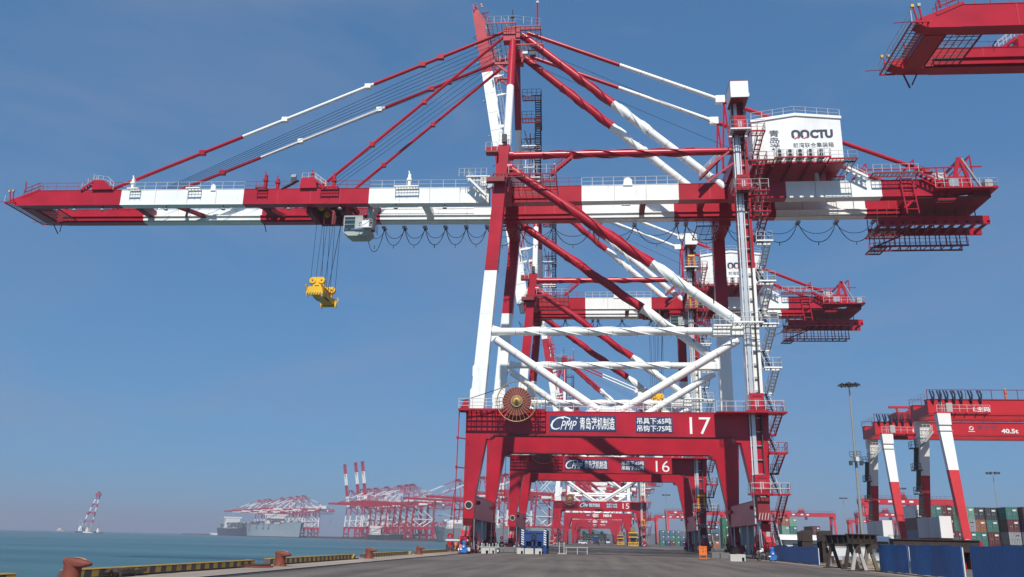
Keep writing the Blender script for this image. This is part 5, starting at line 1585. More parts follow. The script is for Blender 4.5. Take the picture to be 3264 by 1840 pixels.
# ------------------------------------------------------------------ yard gantry cranes
def make_rtg(span=26.0, near=True, trolley_x=3.0):
    r = empty('yard_crane', (0, 0, 0))
    RR, WW = 'rtg_red', 'rtg_white'
    for xs, sg in ((0.0, -1), (span, 1)):
        for y0, y1 in ((-8.0, -4.4), (8.0, 4.4)):
            b = MB()
            f = lambda z: y0 + (y1 - y0) * (z - 1.8) / 18.6
            def seg(z0, z1, m, w0=.5, w1=.9):
                wa = w0 + (w1 - w0) * (z0 - 1.8) / 18.6; wb = w0 + (w1 - w0) * (z1 - 1.8) / 18.6
                b.hexa([(xs - wa, f(z0) - .5, z0), (xs + wa, f(z0) - .5, z0), (xs + wa, f(z0) + .5, z0), (xs - wa, f(z0) + .5, z0), (xs - wb, f(z1) - .5, z1), (xs + wb, f(z1) - .5, z1), (xs + wb, f(z1) + .5, z1), (xs - wb, f(z1) + .5, z1)], m)
            seg(1.8, 13.0, RR); seg(13.0, 20.4, WW if near else RR)
            b.hexa([(xs - .95, f(19.4) - .6, 20.0), (xs + .95, f(19.4) - .6, 20.0), (xs + .95, f(19.4) + .6, 20.0), (xs - .95, f(19.4) + .6, 20.0), (xs - 1.0, y1 - .7, 21.8), (xs + 1.0, y1 - .7, 21.8), (xs + 1.0, y1 + .7, 21.8), (xs - 1.0, y1 + .7, 21.8)], WW if near else RR)
            if near:
                b.ring((xs - .1, f(2.4) - .53, 2.5), .35, .07, 'cab_grey', 'y', 16, 4); b.lathe((xs - .1, f(2.4) - .52, 2.5), [(.33, -.01), (.33, .01)], 'black', 14, 'y')
                b.box(xs - 1.0, xs + 1.0, f(19.0) - .62, f(19.0) + .62, 19.0, 19.12, 'cab_grey')
            b.build('leg', r)
        b = MB()
        b.box(xs - .5, xs + .5, -8.6, 8.6, 1.0, 1.8, RR)
        for y in (-8.0, 8.0):
            b.box(xs - .45, xs + .45, y - 1.4, y + 1.4, .6, 1.1, 'dark_red')
            for e in (-1.0, 1.0): b.lathe((xs, y + e, .6), [(.3, -.28), (.6, -.25), (.6, .25), (.3, .28)], 'rubber', 16, 'x')
        b.build('sill_beam', r)
    for y in (-3.4, 3.0):
        b = MB()
        b.box(-1.6, span + 1.6, y, y + 1.3, 21.8, 24.2, RR)
        b.box(-1.6, span + 1.6, y - .1, y + 1.4, 24.2, 24.3, 'red_b'); b.box(-1.6, span + 1.6, y - .03, y, 22.0, 22.06, 'red_b')
        for i in range(9): b.box(i * span / 8 - .05, i * span / 8 + .05, y - .035, y, 21.9, 24.2, 'red_b')
        b.build('girder', r)
    for x in (-1.6, span + .6):
        b = MB(); b.box(x, x + 1.0, -2.1, 3.0, 21.8, 23.4, RR); b.build('end_beam', r)
    b = MB()
    b.rail([(-1.6, -3.5, 24.3), (span + 1.6, -3.5, 24.3)], 'dark_red', 1.45, 2.0, .06, 0)
    b.rail([(-1.6, -3.5, 24.3), (-1.6, 4.4, 24.3)], 'rail_white', 1.1, 1.3); b.rail([(-1.6, 4.5, 24.3), (span + 1.6, 4.5, 24.3)], 'dark_red', 1.1, 2.0, .05, 0)
    b.build('guard_rail', r)
    if near:
        b = MB()
        for i, x in enumerate((-1.2, -.1, .9, 2.0, 3.1, 4.6, 6.0)):
            b.path([(x, -3.6, 25.6), (x + .15, -3.75, 24.8), (x + .3, -3.7, 24.0), (x + .4, -3.6, 23.6), (x + .55, -3.6, 24.2), (x + .65, -3.6, 25.0), (x + .45, -3.6, 25.6)], .14, 'cable', 5)
        b.build('festoon_cable', r)
        b = MB()
        b.grate(-.8, 7.2, -4.7, -3.45, 22.0, 'grating', RR, .6, .4); b.rail([(-.8, -4.7, 22.05), (7.2, -4.7, 22.05)], 'rail_white', 1.1, 1.1)
        for x in (2, 3.6, 5.2, 6.6): b.bar((x, -4.6, 21.95), (x, -3.5, 21.3), .1, .1, 'dark_red')
        b.box(1.0, 1.9, -3.9, -3.42, 22.1, 23.6, 'cab_grey'); b.rail([(0, -4.7, 22), (0, -3.6, 22)], 'rail_white', 1.6, .5)
        b.build('walkway', r)
        b = MB(); b.box(-2.3, -.55, -4.6, 4.8, 3.1, 6.15, 'cabinet_shade'); b.box(-2.32, -.53, -4.62, -4.2, 3.05, 6.25, 'rtg_white')  # grey body paints in its unlit side, white front end the sunlit face
        b.box(-2.32, -2.3, .0, .06, 3.1, 6.15, 'dark'); b.box(-2.3, -.6, -4.4, 4.6, 2.85, 3.1, 'dark_red'); b.box(-.6, .5, -3.9, -3.3, 1.6, 3.2, 'rtg_white')
        b.build('generator_cabin', r)
        b = MB(); y = 5.6
        for i, z in enumerate((6.3, 10.0, 13.8, 17.4)):
            b.grate(-1.9, -.6, y - 1, y + .4, z, 'grating', 'dark', .5, .4); b.rail([(-.8, y - 1, z), (-1.9, y - 1, z), (-1.9, y + .4, z)], 'dark', 1.1, .7, .045)
            b.bar((-1.2, y - .9, z), (-1.2, y + .3, z - 3.4), .7, .12, 'dark'); b.bar((-1.2, y - .9, z), (-1.5, y - .8, z + 1), .06, .06, 'dark')
        b.stair((-2.0, 7.6, .4), (-2.0, 4.9, 3.1), (1, 0, 0), .8, 'cab_grey', 'rail_white')
        b.rail([(-1.5, 3.2, 20.0), (.9, 3.2, 20.0)], 'rail_white', 1.1, .6); b.stair((-.9, 3.0, 17.5), (1.2, 3.0, 20.0), (0, 1, 0), .6, 'cab_grey', 'rail_white')
        b.build('access_stair', r)
    b = MB(); x = trolley_x
    b.box(x - 2.2, x + 2.2, -3.2, 4.2, 24.4, 24.9, 'dark_red'); b.box(x - 1.2, x + 1.4, -2.4, 2.4, 24.9, 26.3, RR); b.lathe((x + 1.2, 0, 25.8), [(.8, -1.8), (.8, 1.8)], 'dark', 12, 'y')
    b.box(x - 2.6, x + 1.6, -2.6, -2.2, 27.0, 27.4, RR); b.bar((x - .8, -2.4, 24.9), (x - 1.2, -2.4, 27.2), .3, .3, RR); b.bar((x + 1.0, -2.4, 24.9), (x + 1.2, -2.4, 27.2), .3, .3, RR)
    b.rail([(x - 2.2, -3.2, 24.9), (x + 2.2, -3.2, 24.9)], 'dark', 1.1, .9, .05)
    b.box(x + 2.6, x + 4.2, -1, 1, 19.6, 21.6, 'cab_grey'); b.box(x + 2.58, x + 2.62, -.9, .9, 20.0, 21.4, 'glass')
    b.build('trolley', r)
    return r


paint('cabinet_shade', (0.50, 0.51, 0.52), 0.5, 0.05)  # shade of the cabin's unlit side put into the colour
rt1 = make_rtg(40, True, 27)
rt1.location = (54.6, 144.0, 0)
tag(rt1, 'nearest yard gantry crane at the right edge, tallest red and white striped legs', 'yard crane', 'yard gantry cranes')
index_children()
rt2 = copy_tree(rt1, None, ('trolley',))
rt2.location = (54.7, 171.0, 0)
tag(rt2, 'second yard gantry crane, left of and behind the nearest, marked 40.5t', 'yard crane', 'yard gantry cranes')
tmp = make_rtg(40, True, 4.2)
for ch in [c for c in bpy.data.objects if c.parent == tmp]:
    if ch.name.startswith('trolley'): ch.parent = rt2
    else: bpy.data.objects.remove(ch)
bpy.data.objects.remove(tmp)
TX = lambda s, a, c, z0, z1, m, par, bold=.03: text_mesh(s, a, c, z0, z1, -3.42, m, 'lettering', par, (0, 0, 0), bold)
TX('40.5t', 21.1, 24.1, 22.3, 23.15, 'letter', rt2); TX('青岛港', 16.9, 20.4, 22.95, 23.8, 'faded_blue', rt2, .0)
b = MB(); b.ring((15.8, -3.43, 23.15), .32, .1, 'letter', 'y', 16, 4); b.box(15.2, 16.4, -3.44, -3.42, 22.55, 22.65, 'letter'); b.build('emblem', rt2)
TX('1.主码', 5.2, 7.7, 22.3, 23.1, 'letter', rt1, .02); TX('1.主码', 5.2, 7.7, 22.3, 23.1, 'letter', rt2, .02); TX('40.5t', 21.1, 24.1, 22.3, 23.15, 'letter', rt1)
index_children()
fr1 = None
rtgs = [(54.0, 655, 'distant red yard crane, right one of the pair seen between cranes 15 and 17'), (54.3, 770, 'distant red yard crane, left one of the pair seen between cranes 15 and 17'), (93, 622, 'distant red yard crane hidden behind the landward leg of crane 17'),
        (132, 656, 'wide distant red yard crane right of the stairs of crane 17'), (150, 1060, 'farthest low red yard crane under the wide distant one'), (132, 446, 'distant red yard crane behind the tall lamp mast'),
        (182, 628, 'distant red yard crane just left of the tall lamp mast'), (224, 800, 'small distant red yard crane left of the lamp mast row'), (208, 424, 'red yard crane top just showing at the right edge above the containers'), (20, 860, 'hazy yard crane far down the yard left of the pair'), (120, 930, 'hazy yard crane behind the pair of distant ones')]
for x, y, lab in rtgs:
    if fr1 is None:
        fr1 = make_rtg(40, False, 18); o = fr1
        b = MB()
        for a in (5, 11, 17, 21): b.box(a, a + 1.8, -3.45, -3.42, 22.6, 23.5, 'letter')
        b.build('lettering', o)
        index_children()
    else: o = copy_tree(fr1)
    o.location = (x, y, 0)
    tag(o, lab, 'yard crane', 'yard gantry cranes')

for t in (180, 215, 240, 262, 288, 310, 335, 356, 380, 402, 60, 95, -40, -90):
    p = Q0 + Q2 * t + QN * (95 + 22 * (t % 3))
    o = copy_tree(fr1)
    o.location = (p.x, p.y, 0); o.rotation_euler = (0, 0, TH)
    tag(o, 'one of the small hazy yard cranes in the row behind the far quay', 'yard crane', 'hazy yard cranes behind the far quay')

# ------------------------------------------------------------------ containers
CM = {}


def container(x, y, z, L, col, label, group, rz=0.0):
    k = (L, col)
    if k not in CM:
        b = MB(); w, h, m = 1.22, 2.6, 'cont_' + col
        b.box(-w + .03, w - .03, .03, L - .03, .12, h - .06, m)
        for sx in (-w, w - .14):
            for yy in (0, L - .14): b.box(sx, sx + .14, yy, yy + .14, 0, h, m)
        for z0 in (0, h - .13):
            for yy in (0, L - .12): b.box(-w + .14, w - .14, yy, yy + .12, z0, z0 + .13, m)
            for sx in (-w, w - .1): b.box(sx, sx + .1, .14, L - .14, z0, z0 + .13, m)
        for i in (-.75, -.3, .3, .75): b.tube((i, -.03, .15), (i, -.03, h - .15), .03, 'steel', 5)
        b.box(-.015, .015, -.012, .03, .13, h - .13, 'dark')
        for i in (-.75, .3): b.box(i, i + .35, -.05, -.02, 1.05, 1.2, 'steel')
        b.box(.2, .95, -.006, .03, 1.75, 2.1, 'letter') if col not in ('white', 'grey') else b.box(.2, .9, -.006, .03, 1.8, 2.0, 'letter_navy')
        CM[k] = b
        o = CM[k] = b.build('shipping_container')
    else:
        o = CM[k].copy(); COL.objects.link(o)
    for kk in ('label', 'category', 'group'):
        if kk in o: del o[kk]
    o.location = (x, y, z); o.rotation_euler = (0, 0, rz)
    return tag(o, label, 'container', group)


TN = ['bottom', 'second', 'third', 'fourth', 'fifth']


def stack(x0, y0, cols, where, L=6.06, rows=1, rowgap=None, pal=None):
    """cols: one list of colours per column, bottom first."""
    for i, cs in enumerate(cols):
        for j in range(rows):
            yy = y0 + j * (L + .3) + (cs[0] if isinstance(cs[0], (int, float)) else 0)
            cl = [c for c in cs if not isinstance(c, (int, float))]
            for t, c in enumerate(cl):
                col = c if j == 0 else random.choice(pal or list(CONT_RGB))
                at = '' if len(cols) == 1 else ', %s column' % ['first', 'second', 'third', 'fourth', 'fifth', 'sixth', 'seventh', 'eighth', 'ninth'][i]
                rw = '' if rows == 1 else [' in front', ' behind'][j]
                container(x0 + i * 2.6, yy, t * 2.6, L, col, '%s container %s, %s tier%s%s' % (col, where, TN[t], at, rw), 'containers ' + where)


stack(70.4, 196, [['steel blue', 'steel blue', 'maroon', 'white'], [0, 'grey', 'maroon', 'maroon', 'teal'], [1, 'maroon', 'maroon', 'maroon', 'maroon']], 'left of nearest yard crane', 12.19)
stack(78.6, 200, [['dark green', 'maroon', 'teal', 'green'], ['maroon', 'teal', 'grey', 'pale green']], 'behind nearest yard crane leg')
stack(84.6, 203, [['teal', 'teal', 'orange brown', 'dark grey'], ['maroon', 'maroon', 'teal', 'dark grey'], [-4, 'dark green', 'grey', 'maroon', 'teal'], [-6, 'dark green', 'white', 'navy blue', 'maroon'], [-6, 'white', 'dark green', 'navy blue', 'orange brown'], [-6, 'white', 'green', 'maroon', 'orange brown'], [-6, 'maroon', 'teal', 'maroon', 'maroon']], 'at the right edge', 6.06, 2)
stack(46.6, 318, [['green', 'green', 'green', 'green'], ['green', 'green', 'green', 'green']], 'in the tall green stack', 6.06)
stack(36.8, 312, [['teal', 'maroon', 'orange brown', 'steel blue'], ['green', 'maroon', 'teal'], ['orange brown', 'dark grey', 'steel blue']], 'beside crane 16', 6.06)
stack(64.6, 306, [['maroon', 'teal', 'pale green', 'orange brown'], ['grey', 'pale green', 'teal', 'pale green']], 'above the rusty plates', 6.06)
stack(73.2, 300, [['maroon', 'maroon', 'maroon']], 'in the lone maroon stack', 12.19)
stack(118, 500, [['maroon', 'dark grey', 'maroon'], ['grey', 'maroon', 'teal'], ['teal', 'teal', 'dark grey'], ['green', 'pale green', 'teal'], ['maroon', 'maroon', 'grey'], ['teal', 'orange brown', 'maroon'], ['dark grey', 'teal', 'navy blue']], 'under wide distant yard crane', 6.06)
stack(150, 470, [['dark grey', 'dark grey'], ['navy blue', 'dark grey'], ['grey', 'dark grey', 'dark green'], ['teal', 'green', 'dark grey'], ['grey', 'teal', 'steel blue'], ['steel blue', 'steel blue', 'teal'], ['teal', 'steel blue', 'teal']], 'beside the lamp mast', 6.06)
stack(36, 470, [['green', 'steel blue', 'teal'], ['navy blue', 'steel blue', 'steel blue'], ['maroon', 'teal', 'steel blue'], ['green', 'green', 'steel blue'], ['navy blue', 'steel blue'], ['green', 'teal']], 'right of crane 15', 6.06)
stack(-8, 772, [['maroon', 'green', 'green', 'green'], ['steel blue', 'green', 'green'], ['maroon', 'maroon', 'teal'], ['grey', 'steel blue', 'green', 'green'], ['steel blue', 'navy blue', 'grey'], ['steel blue', 'maroon', 'green'], ['maroon', 'green', 'green', 'green'], ['green', 'maroon', 'maroon']], 'at the far quay end', 6.06)
for i, (t, d) in enumerate(((150, 70), (230, 75), (300, 72), (-80, 75), (10, 78), (-140, 74))):
    p = Q0 + Q2 * t + QN * d
    b = MB()
    for a in range(16):
        for c in range(random.choice((2, 3, 4))): b.box(a * 2.7, a * 2.7 + 2.5, 0, 12, c * 2.6, c * 2.6 + 2.55, 'cont_' + random.choice(list(CONT_RGB)))
    tag(b.build('far_container_block', None, (p.x, p.y, 0), TH), kind='stuff', label='far block of stacked containers behind the far quay', cat='containers')
stack(26, 640, [['maroon', 'green', 'teal'], ['green', 'teal', 'grey', 'green'], ['teal', 'navy blue', 'maroon'], ['maroon', 'dark grey', 'teal']], 'behind the far cranes', 6.06)


# ------------------------------------------------------------------ lamp masts
def lamp_mast(x, y, h, label, big=False):
    r = empty('light_mast', (x, y, 0))
    b = MB()
    b.lathe((0, 0, 0), [(.4, 0), (.4, .1), (.32, .12), (.12, h)], 'mast_grey', 14)
    b.build('pole', r)
    b = MB()
    if big:
        for R in (.6, 1.1, 1.5): b.ring((0, 0, h - .1), R, .07, 'dark', 'z', 24, 5)
        for i in range(6):
            t = i * math.pi / 3
            b.bar((0, 0, h), (1.5 * math.cos(t), 1.5 * math.sin(t), h - .1), .09, .09, 'dark')
        b.lathe((0, 0, h - .3), [(.3, 0), (.35, .5), (.1, .8)], 'dark', 10)
        b.build('crown_ring', r)
        for i in range(16):
            t = i * math.pi / 8 + .1; R = 1.45 if i % 2 else .95
            l = MB(); c, s = math.cos(t), math.sin(t)
            l.bar((R * c, R * s, h + .12), ((R + .35) * c, (R + .35) * s, h - .2), .36, .2, 'dark'); l.lathe(((R + .2) * c, (R + .2) * s, h - .3), [(.1, 0), (.17, .2)], 'cab_grey', 8)
            l.build('floodlight', r)
        b = MB()
        zc = 16.0
        b.ring((0, 0, zc), .8, .07, 'mast_grey', 'z', 16, 5); b.rail([(.9, 0, zc), (0, .9, zc), (-.9, 0, zc), (0, -.9, zc), (.9, 0, zc)], 'mast_grey', .9, .9, .05)
        for i in range(4): b.box(.85 * math.cos(i * 1.57) - .25, .85 * math.cos(i * 1.57) + .25, .85 * math.sin(i * 1.57) - .2, .85 * math.sin(i * 1.57) + .2, zc - 1.4 + .6 * (i % 2), zc - .7 + .6 * (i % 2), 'rail_white' if i % 2 else 'dark')
        b.build('camera_bracket', r)
    else:
        for i in range(3):
            t = i * math.pi / 3
            b.bar((-2.4 * math.cos(t), -2.4 * math.sin(t), h), (2.4 * math.cos(t), 2.4 * math.sin(t), h), .2, .2, 'mast_grey')
        for i in range(8): b.box(2.1 * math.cos(i * .785) - .4, 2.1 * math.cos(i * .785) + .4, 2.1 * math.sin(i * .785) - .3, 2.1 * math.sin(i * .785) + .3, h - .6, h + .1, 'dark')
        b.build('lamp_crown', r)
    return tag(r, label, 'light mast', 'light masts over the port')


lamp_mast(43.9, 150, 28.2, 'tall grey light mast with a round crown of floodlights, right of crane 17', True)
for x, y, h, lab in ((44.8, 546, 30, 'thin distant light mast seen left of the landward leg of crane 16'), (60.5, 600, 30, 'thin distant light mast right beside crane 16'), (157, 570, 31, 'small distant light mast left of the tall one'),
                     (153, 350, 30, 'thin light mast right of the nearest yard crane leg'), (158, 467, 31, 'distant light mast between the tall mast and the second yard crane'), (-199, 1140, 30, 'tiny light mast beside the seaward leg of crane 17'), (-520, 1720, 30, 'tiny hazy light mast between the two groups of far cranes')):
    lamp_mast(x, y, h, lab)

# ------------------------------------------------------------------ right side: fence sheets, trestles, odds and ends
def fence(y0, y1, xa, xb, lab, wob=.1, h=1.66):
    b = MB(); n = 10
    top, bot = [], []
    for i in range(n + 1):
        t = i / n
        x = xa + (xb - xa) * t + wob * math.sin(t * 7 + y0) * .5
        y = y0 + (y1 - y0) * t
        bot.append((x, y, .03 + .02 * math.sin(i * 2.1))); top.append((x + wob * .6 * math.sin(i * 1.3), y, h + .04 * math.sin(i * 1.7 + y0)))
    vs = bot + top + [(p[0] + .03, p[1], p[2]) for p in bot] + [(p[0] + .03, p[1], p[2]) for p in top]
    m = n + 1
    fs = [(i, i + 1, m + i + 1, m + i) for i in range(n)] + [(2 * m + i + 1, 2 * m + i, 3 * m + i, 3 * m + i + 1) for i in range(n)]
    fs += [(m + i, m + i + 1, 3 * m + i + 1, 3 * m + i) for i in range(n)] + [(0, m, 3 * m, 2 * m), (n, 2 * m + n, 3 * m + n, m + n)]
    b.add(vs, fs, 'fence_sheet')
    r = tag(b.build('sheet_fence'), lab, 'fence', 'blue corrugated fence panels')
    c = MB()
    for t in (0.02, .5, .98): c.bar((xa + (xb - xa) * t + .12, y0 + (y1 - y0) * t, 0), (xa + (xb - xa) * t + .12, y0 + (y1 - y0) * t, h - .1), .06, .06, 'rail_white')
    c.build('fence_post', r)


fence(74.8, 91.0, 18.25, 17.95, 'long blue corrugated fence panel right behind the landward wheels of crane 17', .05, 1.42)
fence(55.0, 59.4, 18.6, 18.3, 'dented blue fence panel right of the pale trestle legs', .06)
fence(47.5, 54.5, 18.7, 18.55, 'wide bulging blue fence panel with a bent seam, middle of the right side', .09)
fence(34.0, 46.2, 18.8, 18.6, 'blue fence panel running out of the photo at the right edge', .05)
fence(92.5, 99.0, 19.6, 19.4, 'blue fence panel mostly hidden behind the landward wheels of crane 17', .05, 1.5)


def trestle(p, q, mats, lab, h=2.3):
    r = empty('steel_trestle', ((p[0] + q[0]) / 2, (p[1] + q[1]) / 2, 0)); o = Vector(((p[0] + q[0]) / 2, (p[1] + q[1]) / 2, 0))
    P_, Q_ = Vector((*p, 0)), Vector((*q, 0)); d = (Q_ - P_).normalized()
    b = MB(o); e = d * .8
    for z, w, t in ((h - .04, .42, .06), (h - .6, .42, .06)): b.bar(P_ - e + Vector((0, 0, z)), Q_ + e + Vector((0, 0, z)), w, t, 'rust')
    b.bar(P_ - e + Vector((0, 0, h - .32)), Q_ + e + Vector((0, 0, h - .32)), .08, .52, 'rust')
    L = (Q_ - P_).length + 1.6
    for i in range(5):
        s = P_ - e + d * (L * (i + .5) / 5)
        b.bar(s + Vector((0, 0, h - .6)), s + Vector((0, 0, h - .06)), .4, .05, 'rust', d)
    b.build('top_beam', r)
    for base, m in ((P_, mats[0]), (Q_, mats[1])):
        b = MB(o); a = Vector((1, .12, 0)).normalized()
        zt = h - .62
        b.bar(base + Vector((0, 0, .62 + .5)), base + Vector((0, 0, zt)), .36, .3, 'rust')
        for s in (-1, 1): b.bar(base + a * (.45 * s), base + a * (.10 * s) + Vector((0, 0, 1.35)), .2, .22, m, (0, 1, 0))
        b.bar(base - a * .7 + Vector((0, 0, .04)), base + a * .7 + Vector((0, 0, .04)), .3, .06, 'rust')
        b.build('leg_frame', r)
    tag(r, lab, 'trestle', 'rusty steel trestles by the fence')


trestle((17.2, 66.4), (17.75, 63.9), ('rust', 'rust'), 'dark rusty steel trestle in front of the gap in the blue fence')
trestle((16.85, 59.0), (17.75, 59.6), ('trestle_pale', 'trestle_olive'), 'rusty steel trestle on one pale grey and one olive leg frame')
b = MB()
for i in range(3): b.box(-.5, .5, i * .9, i * .9 + .12, 0, 2.9 - .05 * i, 'rust')
for i in range(2): b.bar((-.5, i * 1.0, 2.0), (.5, i * 1.0, 2.0), .12, .2, 'rust')
o1 = b.build('steel_plate_stack', None, (20.2, 86.5, 0)); tag(o1, 'upright rusty brown steel plates, left one behind the long fence', 'steel plate', 'rusty plates behind the fence')
o2 = o1.copy(); COL.objects.link(o2); o2.location = (21.9, 86.0, 0); tag(o2, 'upright rusty brown steel plates, right one behind the long fence', 'steel plate', 'rusty plates behind the fence')
b = MB(); b.box(-2.8, 2.8, -.4, .4, 1.35, 1.95, 'rust'); b.box(-2.5, -2.2, -.3, .3, 0, 1.35, 'rust'); b.box(2.2, 2.5, -.3, .3, 0, 1.35, 'rust'); b.box(-2.8, 2.8, -.5, .5, 1.95, 2.02, 'rust')
tag(b.build('steel_girder', None, (24.5, 86, 0)), 'long rusty girder on short stands behind the fence', 'girder')
b = MB(); b.box(-3.2, 3.2, -.5, .5, 1.25, 2.1, 'rust'); b.box(-3.2, 3.2, -.6, .6, 2.1, 2.16, 'rust')
for x in (-2.5, 0, 2.4): b.box(x, x + .4, -.4, .4, 0, 1.25, 'rust')
tag(b.build('steel_girder', None, (26.4, 72, 0)), 'dark rusty girder behind the dented fence panel', 'girder')
for i, (x, y, m, lab) in enumerate(((28.3, 72.5, 'rtg_red', 'red steel drum behind the bulging fence panel'), (29.7, 72.6, 'rtg_white', 'red topped cream steel drum behind the bulging fence panel'))):
    b = MB(); b.lathe((0, 0, 0), [(.5, 0), (.5, 1.5), (.52, 1.52), (.48, 2.0)], m, 16); b.lathe((0, 0, 0), [(.53, 1.5), (.53, 2.05)], 'rtg_red', 16)
    tag(b.build('steel_drum', None, (x, y, 0)), lab, 'drum', 'drums behind the fence')
sh = empty('site_shed', (28.0, 108, 0))
b = MB(); b.box(-5.5, 6.5, 0, 2.6, 0, 2.15, 'rail_white'); b.build('wall', sh)
b = MB(); b.prism([(-.5, 2.15), (3.1, 2.15), (3.0, 2.35), (1.3, 2.75), (-.4, 2.35)], -6, 7, 'house_sheet', 'yz'); b.build('roof', sh)
b = MB()
for x in (-4.5, -2.2, .2, 2.6, 5): b.box(x, x + 1.0, -.03, .02, .9, 1.7, 'glass')
b.build('window', sh)
tag(sh, 'long low white site shed behind the fence and the rusty girder', 'shed')
b = MB()
for i in range(40):
    a, rr = random.uniform(0, 6.28), random.uniform(0, 1.5)
    s = random.uniform(.1, .35)
    c = Vector((rr * math.cos(a), rr * math.sin(a) * 1.6, max(.02, .55 - .35 * rr)))
    b.hexa([c + Vector((random.uniform(-s, s) + sx * s, random.uniform(-s, s) * .3 + sy * s, sz * s * .6)) for sz in (-1, 1) for sx, sy in ((-1, -1), (1, -1), (1, 1), (-1, 1))], 'dirt_strip')
tag(b.build('rubble', None, (20.3, 71, 0)), kind='stuff', label='heap of brown rubble in the fence gap', cat='rubble')
b = MB(); b.box(-1.6, 1.6, -.03, .03, .75, 1.4, 'rail_white'); b.box(-1.7, 1.7, -.05, .05, 1.4, 1.5, 'cab_grey')
for x in (-1.5, 0, 1.45): b.box(x, x + .06, -.02, .04, 0, .75, 'steel')
tag(b.build('hoarding', None, (20.6, 74.5, 0)), 'white board on posts seen through the fence gap behind the dark trestle', 'board')

# orange cabinet
r = empty('electrical_cabinet', (10.25, 85.2, 0), -.06)
b = MB(); b.box(-.36, .36, -.2, .2, .42, 1.22, 'orange'); b.box(-.39, .39, -.23, .23, 1.2, 1.27, 'orange'); b.build('body', r)
b = MB(); b.box(-.32, .32, -.215, -.2, .47, 1.16, 'orange'); b.box(.24, .27, -.24, -.215, .75, .9, 'dark'); dr = b.build('door', r)
b = MB(); b.prism([(-.07, .72), (.07, .72), (0, .86)], -.222, -.216, 'black'); b.box(-.12, -.04, -.222, -.216, .98, 1.05, 'black'); b.box(.0, .12, -.222, -.216, .99, 1.03, 'black'); b.build('warning_mark', dr)
for x in (-.33, .27):
    for y in (-.17, .11):
        b = MB(); b.box(x, x + .06, y, y + .06, .03, .42, 'orange'); b.build('leg', r)
b = MB(); b.box(-.36, .36, -.2, -.12, .12, .17, 'orange'); b.box(-.42, .42, -.28, -.22, 0, .05, 'dark'); b.box(-.42, .42, .22, .28, 0, .05, 'dark'); b.build('foot', r)
tag(r, 'orange electrical cabinet on four legs with black warning marks', 'cabinet')

# concrete ballast blocks
def block(x, y, rz, m, w, lab, hole=True):
    h, d = .58, .62
    b = MB()
    if hole: b.prism([(-w / 2, 0), (.06, 0), (.06, .32), (.3 * w + .06, .32), (.3 * w + .06, 0), (w / 2, 0), (w / 2, h), (w / 2 - .05, h + .03), (-w / 2 + .05, h + .03), (-w / 2, h)], -d / 2, d / 2, m)
    else: b.prism([(-w / 2, 0), (w / 2, 0), (w / 2, h), (w / 2 - .05, h + .03), (-w / 2 + .05, h + .03), (-w / 2, h)], -d / 2, d / 2, m)
    if hole: b.box(.062, .3 * w + .058, -.1, d / 2 - .02, .0, .315, 'black')
    tag(b.build('ballast_block', None, (x, y, .004), rz), lab, 'concrete block', 'concrete ballast blocks by the crane legs')


for a in ((-11.5, 95.0, .05, 'concrete_block', .86, 'white concrete block with a square notch, left one by the seaward wheels'), (-10.85, 96.3, -.3, 'concrete_block', .75, 'white concrete block beside the small cart wheel'),
          (-8.0, 98.4, .0, 'concrete_block', .75, 'white notched concrete block at the left foot of the blue frame'), (-7.05, 98.5, .0, 'concrete_block', .95, 'plain pale concrete block in the middle before the blue frame', False), (-6.05, 98.6, .1, 'concrete_block', .75, 'white notched concrete block at the right foot of the blue frame'),
          (-11.6, 110.6, .1, 'grey_block', .9, 'dark grey block behind the white blocks, leftmost', False), (-10.4, 110.4, 0, 'grey_block', 1.3, 'wide dark grey block in the middle behind the white blocks', False), (-9.4, 111, .1, 'grey_block', .8, 'dark grey block left of the blue frame', False),
          (12.9, 83.2, .1, 'concrete_block', 1.05, 'plain white concrete block left of the crouching worker', False), (13.75, 85.4, -.15, 'concrete_block', .85, 'white notched concrete block nearest the crouching worker'),
          (13.6, 101.5, .1, 'grey_block', 1.0, 'dark grey block left of the rusty drum', False), (14.3, 97.6, 0, 'grey_block', 1.5, 'long dark grey block beside the rusty drum', False)):
    block(*a)
b = MB(); b.lathe((0, 0, 0), [(.42, 0), (.5, .4), (.56, 1.15), (.6, 1.2), (.5, 1.2)], 'rust', 16)
tag(b.build('rusty_drum', None, (15.0, 96.5, .004)), 'tapered rusty drum left of the landward wheels of crane 17', 'drum')

# blue lifting frame
r = empty('lifting_frame', (-6.75, 101.2, 0)); BL = 'blue_machine'
for x in (-1.45, 1.1):
    b = MB(); b.box(x, x + .36, 0, .5, .0, 2.75, BL)
    for i in range(7):
        z = 1.05 + i * .25
        b.hexa([(x + .03, -.012, z), (x + .33, -.012, z - .13), (x + .33, .0, z - .13), (x + .03, .0, z), (x + .03, -.012, z + .12), (x + .33, -.012, z - .01), (x + .33, .0, z - .01), (x + .03, .0, z + .12)], 'letter')
    b.box(x + .02, x + .34, 5.2, 5.6, 0, 2.6, BL)
    b.build('post', r)
b = MB()
b.box(-1.1, 1.1, .05, .4, 2.25, 2.5, BL); b.box(-1.1, 1.1, .12, .3, 1.35, 2.25, BL); b.box(-.35, .35, .0, .3, 1.5, 2.2, 'navy'); b.ring((0, -.02, 1.85), .2, .06, 'dark', 'y', 14, 4)
for x in (-1.1, -.25, .2, .9): b.box(x, x + .22, .08, .36, 0.05, 1.35, BL)
b.box(-1.1, 1.1, .08, .36, .62, .78, BL); b.box(-1.1, 1.1, .08, .36, .05, .25, BL)
for x in (-1.4, 1.15): b.box(x, x + .3, .5, 5.2, 2.2, 2.6, BL); b.box(x, x + .3, .5, 5.2, .1, .5, BL); b.bar((x + .15, .6, .5), (x + .15, 5.1, 2.2), .15, .2, BL)
